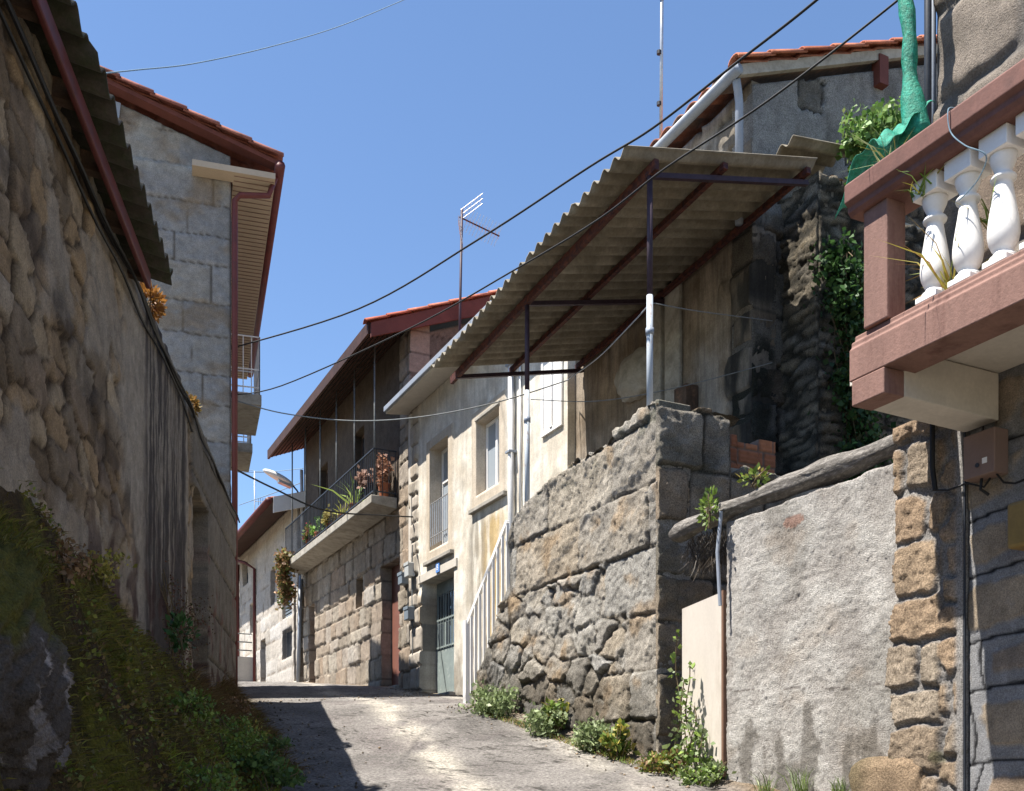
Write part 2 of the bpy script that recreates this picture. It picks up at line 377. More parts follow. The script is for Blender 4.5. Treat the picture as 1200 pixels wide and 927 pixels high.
def f_rubble(A, Z):      # left wall in shade: A along
    d, r = voro(A*1.0, Z, .30, .17, 31, .95, .03, 6)
    n = fbm(A*4, Z*4, 3, 5, .6)
    pl = sst(-.12, .12, A-6.35+.7*(fbm(A*.9, Z*1.6, 15)-.5)*2+.35*(Z-2.2)) * (1-sst(9.0, 9.06, A)*(1-sst(11.05, 11.1, A)))
    pl = np.maximum(pl, sst(.53, .62, fbm(A*1.1, Z*1.3, 91, 5))*.75)
    t = sst(0, .05, d)
    n3 = fbm(A*9, Z*9, 113, 5, .7)
    t = sst(0, .012, d+.012*(n3-.5)*2)
    Hs = .016*t+.024*(r(0)-.5)*t+.012*((r(1)-.5)*np.sin(A*7+r(0)*9)+(r(2)-.5)*np.cos(Z*7+r(1)*9))*t+.008*(n-.5)*2+.010*(n3-.5)*2+.03
    cols = [(.16, .115, .07), (.27, .195, .12), (.34, .235, .13), (.22, .165, .115), (.42, .325, .21), (.18, .135, .09), (.33, .27, .20)]
    C = pal(r(1), cols)*(.55+.8*n)[..., None]*(.7+.7*n3)[..., None]
    C = mixc((.05, .033, .02), C, sst(.0, .012, d+.010*(n3-.5)*2))
    Hp = .05+.012*(fbm(A*6, Z*6, 5)-.5)*2
    st = fbm(A*7, Z*.55, 44, 5, .6); st2 = fbm(A*14, Z*.9, 45, 4, .6)
    Cp = mixc((.42, .365, .295), (.26, .22, .175), fbm(A*3, Z*3, 7))
    inst = sst(6.9, 7.25, A)*(1-sst(8.75, 9.0, A))
    Cp = mixc(Cp, (.045, .038, .038), np.clip(sst(.36, .56, st)*inst*.92+sst(.55, .7, st2)*.45*sst(6.9, 7.2, A)+inst*.25, 0, .93))
    # dressed stone round the doorway
    ds, rs = coursed(A, Z, .52, .6, 14, .2, .015, 2, .03); q = sst(10.24, 10.26, A); q = np.maximum(q, sst(9.2, 9.23, A)*sst(2.62, 2.66, Z)*(A < 11.6))
    Cq = mixc((.05, .045, .035), pal(rs(1), [(.17, .15, .125), (.21, .185, .15)])*(.7+.6*n)[..., None], sst(.002, .014, ds))
    Cq = mixc(Cq, (.16, .05, .045), sst(.60, .68, fbm(A*5, Z*2.5, 17))*.5*(Z < 2.4))
    H = Hs*(1-pl)+Hp*pl; C = mixc(C, Cp, pl)
    H = H*(1-q)+(.055+.02*sst(0, .04, ds)+.012*(n-.5))*q; C = mixc(C, Cq, q)
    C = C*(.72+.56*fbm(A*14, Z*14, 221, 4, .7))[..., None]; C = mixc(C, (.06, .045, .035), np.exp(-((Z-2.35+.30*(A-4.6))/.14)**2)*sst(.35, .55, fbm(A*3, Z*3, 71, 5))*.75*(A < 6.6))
    C = mixc(C, (.055, .022, .02), sst(.5, .62, fbm(A*3.5, Z*3.5, 19, 5))*np.clip(1-(Z-1.1)/.9, 0, 1)*.85*(A > 5.5))
    return H, C
def f_cream(A, Z):       # A = s
    n = fbm(A*2, Z*2, 5, 5); H = .006*(fbm(A*5, Z*5, 6)-.5)*2+0*A
    C = mixc((.58, .52, .43), (.70, .66, .58), sst(.35, .65, n))
    C = mixc(C, (.36, .315, .25), sst(.55, .72, fbm(A*1.2, Z*1.2, 9, 5))*.45)
    st = fbm(A*6, Z*.7, 33, 5)
    z1 = np.exp(-((A-6.75)/.45)**2)*sst(1.7, 2.6, Z)*(1-sst(4.0, 4.35, Z))
    C = mixc(C, (.42, .27, .07), np.clip(z1*sst(.30, .6, st)*1.0, 0, .75))
    C = mixc(C, (.17, .15, .12), np.clip(np.exp(-((A-7.35)/.28)**2)*sst(2.0, 2.8, Z)*(1-sst(4.1, 4.4, Z))*sst(.35, .6, st), 0, .6))
    C = mixc(C, (.26, .225, .18), sst(.35, .6, fbm(A*4, Z*2.5, 12)+.5*(1.95-Z))*.75*(Z < 2.6))
    C = mixc(C, (.36, .325, .27), sst(.5, .7, st)*sst(4.0, 4.6, Z)*.35)
    # bare dressed stone left of the door, plastered surrounds
    bs = (A > 8.95)*(1-sst(3.35, 3.6, Z+.3*(n-.5)*2)) + (A > 10.0-.1*(n-.5))*(A < 11)
    bs = np.clip(bs, 0, 1)
    ds, rs = coursed(A, Z, .36, .42, 52, .3, .03, 3, .04)
    Cs = mixc((.24, .21, .17), pal(rs(1), [(.33, .29, .235), (.44, .39, .33), (.37, .30, .22)])*(.75+.5*n)[..., None], sst(.003, .02, ds))
    C = mixc(C, Cs, bs); H = H*(1-bs)+bs*(-.01+.05*sst(0, .05, ds)*(.5+rs(0))+.02*(fbm(A*9, Z*9, 2)-.5))
    # raised surrounds of the openings
    for (x0, x1, y0, y1, w) in ((6.45, 7.31, 4.6, 5.78, .2), (8.5, 9.36, 4.12, 5.95, .18)):
        ins = (A > x0-w) & (A < x1+w) & (Z > y0-w) & (Z < y1+w)
        H = np.where(ins, .03+.3*H, H); C = np.where(ins[..., None], mixc((.44, .37, .285), (.56, .49, .40), n), C)
    return H, C
def f_brown(A, Z):       # shaded plaster under the canopy
    n = fbm(A*2, Z*2, 15, 5); st = fbm(A*6, Z*.5, 43, 5, .6)
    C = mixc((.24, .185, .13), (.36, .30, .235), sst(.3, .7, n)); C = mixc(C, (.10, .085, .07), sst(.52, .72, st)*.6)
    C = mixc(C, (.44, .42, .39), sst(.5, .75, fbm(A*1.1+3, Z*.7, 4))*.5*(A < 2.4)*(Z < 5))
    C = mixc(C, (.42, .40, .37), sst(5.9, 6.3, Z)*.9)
    H = .008*(fbm(A*4, Z*4, 6)-.5)*2+0*A
    ds, rs = coursed(A, Z, .4, .55, 59, .3, .06, 3, .05)
    bare = sst(-.05, .1, (1.05-A)+.28*(fbm(A*2, Z*1.3, 8)-.5)*2); bare = np.maximum(bare, sst(.52, .6, fbm(A*1.1, Z*1.1, 28))*(Z > 6.0)*.9)
    Cs = mixc((.10, .09, .075), pal(rs(1), [(.17, .145, .115), (.26, .225, .18), (.21, .16, .11)])*(.6+.8*n)[..., None], sst(.003, .03, ds))
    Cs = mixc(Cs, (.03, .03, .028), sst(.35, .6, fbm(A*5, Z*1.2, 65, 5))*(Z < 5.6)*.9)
    H = H*(1-bare)+bare*(-.03+.06*sst(0, .05, ds)*(.5+rs(0))+.05*(n-.5)); C = mixc(C, Cs, bare)
    return H, C
def f_gable(A, Z):       # A = u (negative inwards)
    n = fbm(A*3, Z*3, 25, 5); ds, rs = coursed(A, Z, .42, .62, 71, .35, .08, 2.5, .06)
    up = sst(6.05, 6.25, Z+.6*(fbm(A*1.6, Z*1.6, 5)-.5)*2+.25*(A+.9))
    Cs = mixc((.05, .045, .04), pal(rs(1), [(.16, .145, .12), (.24, .20, .15), (.20, .19, .17), (.14, .11, .08)])*(.55+.9*n)[..., None], sst(.003, .035, ds))
    Cs = mixc(Cs, (.03, .033, .026), sst(.42, .62, fbm(A*2.5, Z*1.4, 85, 5))*np.clip((5.9-Z)/1.2, 0, .9))
    Cp = mixc((.30, .295, .29), (.40, .385, .36), n); Cp = mixc(Cp, (.2, .19, .17), sst(.5, .7, fbm(A*3, Z*1, 55, 5))*.6)
    up = up*(1-(rs(2) > .74)*(A > -1.5)*.95)
    n3 = fbm(A*12, Z*12, 8, 4, .7); Hs = -.02+.045*sst(0, .03, ds+.02*(n3-.5)*2)*(.4+rs(0))+.05*(n-.5)+.03*(n3-.5)*2; Hp = .03+.02*(n-.5)
    return Hs*(1-up)+Hp*up, mixc(Cs, Cp, up)
def f_render(A, Z):      # pebbly cement render
    n = fbm(A*3, Z*3, 5, 5); g = fbm(A*13, Z*15, 6, 4, .7)
    g2 = fbm(A*34, Z*34, 61, 3, .7); H = .010*(g-.5)*2+.03*(n-.5)+.009*(g2-.5)*2
    C = mixc((.40, .37, .34), (.54, .515, .48), sst(.3, .7, n)); C = C*(.74+.52*g2)[..., None]; C = mixc(C, (.27, .25, .22), sst(.52, .66, fbm(A*1.3+2, Z*.9, 97, 5))*.55)
    C = mixc(C, (.42, .33, .25), sst(.55, .7, fbm(A*2, Z*2.5, 15, 5))*.3)
    C = mixc(C, (.13, .115, .095), sst(.55, .68, fbm(A*5, Z*2.2, 17, 5)+.35*(.35-Z))*.7)
    C = mixc(C, (.34, .19, .14), ((A+2.35)**2/.012+(Z-1.78)**2/.0016 < 1)*.8)
    cr = np.abs(Z-.62-.05*(fbm(A*3, 0*A, 3)-.5)*2-.06*(A+2.5)) < .006
    C = mixc(C, (.12, .10, .09), cr*(fbm(A*4, 0*A, 13) > .45)*.7)
    return H, C
def f_column(A, Z):      # tan quoins; A = s
    n = fbm(A*7, Z*7, 35, 5, .65)
    d, r = coursed(A*1.0, Z, .27, .6, 93, .25, .05, 4, .06)
    d3, r3 = voro(A, Z, .24, .2, 94, .8, .04, 5); sml = A < -3.6
    d = np.where(sml, d3, d); r1 = np.where(sml, r3(1), r(1)); r0 = np.where(sml, r3(0), r(0))
    t = sst(.008, .028, d+.012*(fbm(A*15, Z*15, 7)-.5)*2)
    H = .030*t*(.5+.9*r0)+.022*(n-.5)*2+.016*(fbm(A*18, Z*18, 4, 4, .7)-.5)*2
    C = pal(r1, [(.40, .285, .19), (.46, .34, .23), (.36, .275, .195), (.46, .385, .30)])*(.6+.8*n)[..., None]
    C = mixc((.33, .31, .29), C, sst(.01, .03, d))
    C = mixc(C, (.36, .345, .33), (sst(-3.70, -3.755, A))*.95); H = H*(1-sst(-3.70, -3.75, A))+.03*sst(-3.70, -3.75, A)
    C = mixc(C, (.10, .095, .05), sst(.62, .72, fbm(A*6, Z*6, 39))*(Z < .3)*.8)
    return H, C
def f_cemented(A, Z):    # stones set in grey cement with black pointing
    d, r = coursed(A+.05*np.sin(Z*7), Z+.03*np.sin(A*5), .34, .5, 104, .25, .02, 1.5, .0)
    n = fbm(A*6, Z*6, 37, 5, .6)
    blob = sst(.05, .075, np.minimum(d, .10)+.16*(fbm(A*4, Z*4, 3, 5)-.60))*(d > .02)
    H = .01*np.clip(blob, 0, 1)+.014*blob*(n-.5)+.004*(fbm(A*9, Z*9, 8)-.5)
    C = mixc((.195, .20, .21), (.255, .25, .25), n)
    C = mixc(C, pal(r(1), [(.24, .18, .13), (.30, .245, .18), (.23, .19, .155)])*(.55+.9*n)[..., None], blob)
    line = 1-sst(.006, .010, d); C = mixc(C, (.012, .012, .014), line)
    return H-.006*line, C
def f_house(cols, mortar, seed, rowh=.42, colw=.7, joint=.012):
    return f_ashlar(rowh, colw, seed, cols, mortar, joint, .02, .012, .25, .02, .02)
def flat_fn(col, amp=.004, var=.15, seed=1):
    def fn(A, Z):
        n = fbm(A*2, Z*2, seed, 5); return amp*(fbm(A*5, Z*5, seed+1)-.5)*2, np.asarray(col)*(1-var+2*var*n)[..., None]
    return fn

# ------------------------------------------------------------------ plants
def leaves_mesh(name, P, size, cols, seed, parent=None, elong=1.4, up=.3, mat='leaf', normal=None):
    r = np.random.default_rng(seed); P = np.asarray(P, float); n = len(P)
    d = r.normal(size=(n, 3)); d[:, 2] += up*1.5
    if normal is not None: d += np.asarray(normal)*.8
    d /= np.linalg.norm(d, axis=1)[:, None]
    t = r.normal(size=(n, 3)); s = np.cross(d, t); s /= np.linalg.norm(s, axis=1)[:, None]; nn = np.cross(s, d)
    L = (size*(.5+r.random(n)))[:, None]*elong; Wd = L/elong*.5
    v = np.stack([P, P+d*L*.45+s*Wd+nn*Wd*.3, P+d*L, P+d*L*.45-s*Wd+nn*Wd*.3], 1).reshape(-1, 3)
    F = np.arange(4*n).reshape(n, 4)
    c = pal(r.random(n), cols)*(.6+.8*r.random(n))[:, None]; c = np.repeat(c, 4, 0)
    return link(name, np_mesh(name, v, F, c), M[mat], parent)
def ellip(c, rad, n, seed, shell=.5, clumps=0, cs=.3):
    r = np.random.default_rng(seed)
    if clumps:
        cc = r.normal(size=(clumps, 3)); cc /= np.linalg.norm(cc, axis=1)[:, None]; cc *= (.35+.6*r.random(clumps))[:, None]
        k = r.integers(0, clumps, n); p = cc[k]+r.normal(size=(n, 3))*cs*.5
    else:
        p = r.normal(size=(n, 3)); p /= np.linalg.norm(p, axis=1)[:, None]; p *= (shell+(1-shell)*r.random(n))[:, None]
    return np.asarray(c)+p*np.asarray(rad)
def blades(name, P, length, width, cols, seed, lean=(0, 0, 0), parent=None, spread=.5, curl=.4):
    r = np.random.default_rng(seed); P = np.asarray(P, float); n = len(P)
    d = r.normal(size=(n, 3))*spread; d[:, 2] = np.abs(d[:, 2])*.3+1; d += np.asarray(lean); d /= np.linalg.norm(d, axis=1)[:, None]
    s = np.cross(d, r.normal(size=(n, 3))); s /= np.linalg.norm(s, axis=1)[:, None]
    L = (length*(.4+r.random(n)))[:, None]; w = width*(.6+.8*r.random(n))[:, None]
    h = d.copy(); h[:, 2] = 0; h += 1e-4
    mid = P+d*L*.55; tip = P+d*L*.9+h*L*curl-np.array([0, 0, 1])*L*curl*.3
    v = np.stack([P-s*w, P+s*w, mid+s*w*.7, tip, mid-s*w*.7], 1).reshape(-1, 3); i = np.arange(n)*5
    F = np.stack([i, i+1, i+2, i+4], 1); F2 = np.stack([i+4, i+2, i+3, i+3], 1)
    c = pal(r.random(n), cols)*(.6+.8*r.random(n))[:, None]; c = np.repeat(c, 5, 0)
    me = bpy.data.meshes.new(name)
    T = np.stack([i+4, i+2, i+3], 1)
    me.vertices.add(len(v)); me.vertices.foreach_set('co', v.astype(np.float32).ravel())
    me.loops.add(F.size+T.size); me.loops.foreach_set('vertex_index', np.concatenate([F.ravel(), T.ravel()]).astype(np.int32))
    me.polygons.add(len(F)+len(T)); me.polygons.foreach_set('loop_start', np.concatenate([np.arange(len(F))*4, F.size+np.arange(len(T))*3]).astype(np.int32))
    me.update(calc_edges=True)
    a = me.color_attributes.new('Col', 'FLOAT_COLOR', 'POINT'); cc = np.ones((len(v), 4), np.float32); cc[:, :3] = np.clip(c, .003, 1); a.data.foreach_set('color', cc.ravel())
    return link(name, me, M['grass'], parent)
GRN = [(.07, .12, .02), (.13, .20, .03), (.20, .28, .06), (.09, .15, .03)]
GRN_DK = [(.015, .04, .012), (.03, .07, .02), (.05, .11, .03)]
GRN_BL = [(.13, .17, .07), (.21, .27, .12), (.30, .35, .18)]
MOSS = [(.03, .035, .008), (.055, .06, .010), (.035, .05, .010), (.07, .055, .018)]
DRY = [(.20, .11, .05), (.30, .19, .10), (.14, .07, .03)]
YEL = [(.30, .26, .04), (.40, .33, .08), (.18, .22, .04)]

# ================================================================== SETTING
def wavy(a, b, s=3, seed=1): return a + b*(float(fbm(np.array(s*1.), np.array(seed*1.), seed))-.5)
# ground sheet
gx = np.concatenate([np.linspace(-400, -30, 12), np.linspace(-26, 26, 40), np.linspace(30, 400, 12)]); gy = np.concatenate([np.linspace(-120, -8, 8), np.linspace(-6, 60, 90), np.linspace(66, 900, 14)])
GXm, GYm = np.meshgrid(gx, gy, indexing='ij'); GZ = zr(GYm)-.03
ix = np.arange(GXm.size).reshape(GXm.shape); q = np.stack([ix[:-1, :-1], ix[1:, :-1], ix[1:, 1:], ix[:-1, 1:]], -1).reshape(-1, 4)
props(link('ground', np_mesh('ground', np.stack([GXm, GYm, GZ], -1).reshape(-1, 3), q), M['ground']), kind='structure')
# road
def xl(D): return -1.4-.165*D
ys = np.concatenate([np.arange(1, 21, .04), np.arange(21, 40, .15)]); ts = np.linspace(0, 1, 110)
Y, T = np.meshgrid(ys, ts, indexing='ij')
XL = np.where(Y < 13, xl(Y)+.02, np.interp(Y, [13, 14, 34], [xl(13), -3.9, -11])); XR = 7.6-.49*Y-np.interp(Y, [0, 7, 8, 12, 13, 40], [2.25, 2.25, 2.0, 2.0, .0, .0])
X = XL+(XR-XL)*T
Z = zr(Y)+.02*(fbm(X*1.2, Y*1.2, 3)-.5)*2+.008*(fbm(X*8, Y*8, 4)-.5)*2
edge = (1-T)*(XR-XL); Z = Z+.07*np.exp(-(edge/.18)**2)*(Y < 12)
n = fbm(X*1.5, Y*1.1, 6, 6); agg = fbm(X*26, Y*26, 8, 3, .7)
C = mixc((.15, .138, .128), (.225, .208, .192), sst(.3, .7, n))
trk = X-(-.70-.27*(Y-9)); tk = np.exp(-((trk+.1*(fbm(Y*1.3, 0*Y, 4)-.5)*2)/.17)**2)+.55*np.exp(-((trk-1.35)/.22)**2)
C = mixc(C, (.42, .385, .325), np.clip(tk*1.2, 0, 1)*sst(.24, .50, fbm(X*3, Y*1.2, 16, 6))*.8)
C = mixc(C, (.15, .13, .125), sst(.52, .68, fbm(X*1.2+7, Y*.8, 12, 5))*.5)
C = C*(.75+.5*agg)[..., None]
crk = np.abs(fbm(X*1.1, Y*.8, 91, 5)-.5); C = mixc(C, (.05, .045, .04), (crk < .006)*.85)
ptc = sst(.0, .03, .55-np.hypot((X+.1)*1.1, (Y-10.6)*.55)+.06*(fbm(X*5, Y*5, 19)-.5)); C = mixc(C, C*.72, ptc*.8)
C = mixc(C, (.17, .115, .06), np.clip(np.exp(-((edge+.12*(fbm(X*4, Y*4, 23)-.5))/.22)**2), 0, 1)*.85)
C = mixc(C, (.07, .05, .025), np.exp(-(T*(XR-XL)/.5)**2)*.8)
ix = np.arange(X.size).reshape(X.shape); q = np.stack([ix[:-1, :-1], ix[1:, :-1], ix[1:, 1:], ix[:-1, 1:]], -1).reshape(-1, 4)
if True:
    q = q[:, ::-1] if np.cross(np.array([0, 1, 0]), np.array([1, 0, 0]))[2] > 0 else q
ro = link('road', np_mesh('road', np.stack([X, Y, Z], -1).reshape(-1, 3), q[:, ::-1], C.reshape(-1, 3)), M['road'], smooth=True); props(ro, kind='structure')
# bank of earth and moss at the foot of the left wall
def zt(D): return np.interp(D, [1, 3, 4.2, 4.9, 6, 7, 7.9, 9, 12, 13], [1.2, 1.45, 1.42, 1.28, 1.16, 1.05, .98, .95, 1.12, 1.12])
def bw(D): return np.interp(D, [1, 4, 7, 9, 10.5, 12, 13.2], [1.2, 1.2, 1.12, .95, .6, .26, .15])
ys = np.arange(.8, 13.2, .05); ts = np.linspace(0, 1, 46); Y, T = np.meshgrid(ys, ts, indexing='ij')
def bank_pt(Y, T):
    X = xl(Y)+.0+bw(Y)*T + .08*(fbm(Y*2, T*2, 3)-.5)*2*T
    g = zr(Y)-.12; Z = g+(zt(Y)-g)*(1-T)**(1.35+1.6*(1-sst(3.6, 5.2, Y)))+(.24*(fbm(X*1.9, Y*1.9, 41, 5)-.5)*2+.09*(fbm(X*7, Y*5, 42, 4)-.5)*2)*sst(0, .1, T)
    return X, Y+0*X, Z
X, Yb, Z = bank_pt(Y, T)
C = mixc((.085, .055, .022), (.15, .14, .018), sst(.4, .6, fbm(X*2.2, Y*2.2, 51, 5)))
C = mixc(C, (.04, .025, .012), sst(.53, .68, fbm(X*3.5, Y*3.5, 53, 5))*.8)
ix = np.arange(X.size).reshape(X.shape); q = np.stack([ix[:-1, :-1], ix[:-1, 1:], ix[1:, 1:], ix[1:, :-1]], -1).reshape(-1, 4)
props(link('bank', np_mesh('bank', np.stack([X, Yb, Z], -1).reshape(-1, 3), q[:, ::-1], C.reshape(-1, 3)), M['soil'], smooth=True), kind='structure')
# grass and moss strands growing on it
r = np.random.default_rng(5)
n = 90000; Yg = 2.2+r.random(n)**.9*10.6; Tg = r.random(n)**.8*1.0
Xg, Yg2, Zg = bank_pt(Yg, Tg); cl = fbm(Xg*2.2, Yg*2.2, 51, 5)
keep = (r.random(n) < sst(.36, .55, cl)+.25); P = np.stack([Xg, Yg2, Zg-.01], 1)
sel = keep & (Tg > .02)
props(blades('grass', P[sel], .050, .0028, [(.13, .12, .018), (.24, .23, .025), (.22, .15, .05), (.17, .17, .02), (.08, .05, .022), (.12, .075, .035)], 3, lean=(.45, -.1, -.75), spread=.75), 'short mossy grass hanging over the bank below the left stone wall', 'grass', kind='stuff')
m2 = (Tg > .45) & (Yg > 4.5) & (r.random(n) < .22) & (cl > .46)
props(blades('grass', P[m2], .10, .003, [(.14, .18, .025), (.24, .29, .03), (.28, .32, .05), (.22, .17, .05)], 4, lean=(.5, -.1, -.2)), 'longer bright green grass along the foot of the left bank', 'grass', kind='stuff')
m3 = (Yg > 8.0) & (Yg < 12.4) & (Tg > .1) & (r.random(n) < .35)
props(blades('grass', P[m3], .14, .003, [(.13, .08, .03), (.20, .13, .05), (.10, .05, .02)], 14, lean=(.6, -.1, -.2)), 'dry brown grass drooping beside the road in shade', 'grass', kind='stuff')

nu = 26000; Yu = 3.2+r.random(nu)*9.2; Tu = r.random(nu); Xu, Yu2, Zu = bank_pt(Yu, Tu); ku = fbm(Xu*2.5, Yu2*2.5, 151, 4) > .52
props(leaves_mesh('undergrowth', np.stack([Xu, Yu2, Zu+.02+.05*r.random(nu)], 1)[ku & (Tu > .03)], 0.017, [(.10, .12, .02), (.18, .23, .035), (.24, .15, .05), (.10, .06, .03), (.14, .18, .03)], 19, elong=1.3), 'small dark leaves scattered over the mossy bank', 'undergrowth', kind='stuff')

# boulder
def boulder():
    import bmesh
    bm = bmesh.new(); bmesh.ops.create_icosphere(bm, subdivisions=7, radius=1)
    V = np.array([v.co[:] for v in bm.verts]); F = [[v.index for v in f.verts] for f in bm.faces]; bm.free()
    n = fbm(V[:, 0]*1.4+V[:, 2]*.7+5, V[:, 1]*1.4-V[:, 2]*.9+5, 3, 5); n2 = fbm(V[:, 0]*6+V[:, 1]*3+20, V[:, 2]*6-V[:, 1]*4+20, 5, 5, .6)
    n3 = fbm(V[:, 0]*16+V[:, 1]*9+20, V[:, 2]*16-V[:, 1]*11+20, 15, 5, .7); n4 = fbm(V[:, 1]*40+V[:, 0]*23, V[:, 2]*40+V[:, 0]*19, 25, 4, .7); sc = 1+.30*(n-.5)*2+.12*(n2-.5)*2+.09*(n3-.5)*2+.03*(n4-.5)*2
    V = V*sc[:, None]*np.array([.42, .95, .55]); V[:, 2] = V[:, 2]*1.1-.30*V[:, 0]
    C = mixc((.04, .034, .032), (.16, .14, .125), n2*.3+n3*.3+n4*.4)
    P = V+np.array([-2.02, 3.3, .40])
    lich = sst(.575, .60, fbm(P[:, 1]*4.2+P[:, 0]*2, P[:, 2]*5+P[:, 0]*7+P[:, 1]*2, 19, 6)+.10*(n4-.5)); C = mixc(C, (.46, .43, .43), lich*.85)
    top = sst(.62, .85, V[:, 2]/.5+.5+.4*(fbm(P[:, 0]*4+9, P[:, 1]*4, 7)-.5)*2); C = mixc(C, (.10, .095, .018), top*.95)
    C = mixc(C, (.06, .045, .033), sst(.1, -.3, V[:, 2])*.6)  # shadow of the underside put into the colour
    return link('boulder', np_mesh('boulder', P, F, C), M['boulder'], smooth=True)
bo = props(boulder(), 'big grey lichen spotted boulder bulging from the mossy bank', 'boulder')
P = ellip((-2.04, 3.4, .80), (.36, .85, .20), 12000, 6, .8); P = P[(P[:, 2] > .80)]
props(blades('moss', P, .05, .002, [(.08, .085, .016), (.15, .155, .022), (.15, .11, .035)], 33, lean=(.5, 0, -.3)), 'dark green moss cushion on top of the boulder', 'moss', kind='stuff')

# ================================================================== LEFT RUBBLE BUILDING
T0 = thing('stone_outbuilding', LW(6, 0, 0), 'rough brown rubble building with mossy corrugated roof on the left of the lane', 'building')
topL = lambda A: np.interp(A, [0, 6.6, 6.9, 9, 12.9], [3.25, 3.25, 3.3, 3.34, 3.32])+.05*(fbm(A*3, 0*A, 3)-.5)*2*(A > 6.7)
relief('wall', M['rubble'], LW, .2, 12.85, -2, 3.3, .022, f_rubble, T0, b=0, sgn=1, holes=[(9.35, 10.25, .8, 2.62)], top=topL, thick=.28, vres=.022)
MB(LW).box(.2, 12.8, -4.5, -.285, -2, 3.15).build('rear_wall', M['concrete'], T0)
d = MB(LW).box(9.33, 10.27, -.2, -.15, .7, 2.66).build('door', M['door_lt'], T0)
MB(LW).box(9.6, 9.63, -.148, -.145, .9, 2.6).build('door_batten', M['wood_old'], d)
def corrugated(name, f, a0, a1, prof, pitch, amp, mat, parent, zoff=None, sheet=1.05, th=.007):
    # waves run along b (prof: list of (b,z)); ridges repeat along a
    xs = np.arange(a0, a1+.001, pitch/10); k = np.floor((xs-a0)/sheet); prof = np.array(prof)
    tb = np.linspace(0, 1, 14); PB = np.interp(tb, np.linspace(0, 1, len(prof)), prof[:, 0]); PZ = np.interp(tb, np.linspace(0, 1, len(prof)), prof[:, 1])
    A, Tn = np.meshgrid(xs, tb, indexing='ij'); Bq = np.interp(Tn, tb, PB); Zq = np.interp(Tn, tb, PZ)
    rr = np.random.default_rng(int(abs(a0*10))+3).random((len(xs), 1)); ks = _h(k, 0*k, 5)[:, None]
    Zq = Zq+amp*np.cos(2*np.pi*(A-a0)/pitch)+.012*((k % 2)[:, None])+.012*(ks-.5)*(Tn*2-1)
    Bq = Bq+(1-Tn)*.05*(ks-.5)+0*Zq
    if zoff: Zq = Zq+zoff(A, Bq)
    X, Yq, Zz = f(A, Bq, Zq); V = np.stack([X, Yq, Zz], -1).reshape(-1, 3); ix = np.arange(A.size).reshape(A.shape)
    q = np.stack([ix[:-1, :-1], ix[1:, :-1], ix[1:, 1:], ix[:-1, 1:]], -1).reshape(-1, 4)
    return link(name, np_mesh(name, V, q), mat, parent, smooth=True, solid=th)
corrugated('roof', LW, .4, 6.75, [(.27, 3.27), (-4.6, 4.6)], .19, .032, M['asbestos_dark'], T0, th=.01)
MB(LW).box(.4, 6.52, .155, .185, 3.10, 3.20).build('fascia', M['redpaint'], T0, bevel=.008)
for k in range(11):
    s = .9+k*.56
    MB().bar(LW(s, .15, 3.19), LW(s, -1.0, 3.47), .07, .09).build('rafter', M['wood_old'], T0)
MB(LW).box(.4, 6.6, -.06, .0, 3.22, 3.30).build('wall_plate', M['wood_old'], T0)
# ragged coping stones on the open wall top
def coping(A, Z): 
    n = fbm(A*4, Z*4, 9, 4); return .04*(n-.5), mixc((.12, .105, .08), (.20, .18, .14), n)
# cables on the wall
for k, (o, dz, rad) in enumerate(((.075, 0, .013), (.10, -.045, .010), (.07, -.09, .009))):
    pts = []
    for i, s in enumerate(np.linspace(.6, 12.9, 60)):
        z = np.interp(s, [.6, 4.7, 7.6, 12.9], [2.95, 3.07, 3.2, 3.27])+dz+.018*math.sin(s*2.1+k*2)+.012*math.sin(s*5+k)
        pts.append(LW(s, o+.01*math.sin(s*3+k), z))
    props(MB().tube(pts, rad, 6).build('cable', M['black']), ['thick black cable running along the top of the left stone wall', 'middle black cable of the bundle pinned to the left stone wall', 'lowest thin black cable of the bundle on the left stone wall'][k], 'cable', 'cables pinned along the left wall')
def tuft(name, c, rad, n, size, cols, seed, label, cat='plant', elong=1.6, up=.3, stems=0, clumps=0, group=None, cs=.3):
    t = thing(name, (c[0], c[1], c[2]-rad[2]), label, cat, group)
    leaves_mesh('foliage', ellip(c, rad, n, seed, .3, clumps, cs), size, cols, seed, t, elong, up)
    if stems:
        m = MB(); rr = random.Random(seed)
        for i in range(stems):
            e = Vector((c[0]+rad[0]*rr.uniform(-.8, .8), c[1]+rad[1]*rr.uniform(-.8, .8), c[2]+rad[2]*rr.uniform(0, .9)))
            b0 = Vector((c[0]+rad[0]*rr.uniform(-.3, .3), c[1]+rad[1]*rr.uniform(-.3, .3), c[2]-rad[2]*1.05)); m.tube([b0, (b0+e)/2+Vector((0, 0, rad[2]*.2)), e], .004, 5)
        m.build('stem', M['bark'], t)
    return t
tuft('fern', LW(7.2, .06, 3.33), (.07, .16, .10), 420, .026, [(.28, .13, .03), (.36, .17, .04), (.18, .07, .02)], 1, 'orange brown dried fern sprouting at the end of the corrugated roof', stems=6)
tuft('fern', LW(9.3, .04, 3.37), (.05, .14, .07), 350, .022, [(.22, .18, .05), (.28, .13, .03)], 2, 'small yellowish fern on the top of the left wall below the roof', stems=4)
c = LW(7.3, .1, 1.35)
tuft('creeper', LW(8.1, .08, 1.3), (.09, .7, .34), 2200, .013, [(.10, .04, .03), (.14, .07, .04), (.09, .09, .03)], 5, 'dark red leaved creeper climbing the streaked plaster of the left wall', stems=14, clumps=22, cs=.5)
tuft('nettle', LW(7.0, .3, 1.0), (.09, .14, .13), 160, .028, [(.03, .08, .02), (.05, .12, .03)], 8, 'dark green nettles on the bank in front of the streaked wall', stems=6)
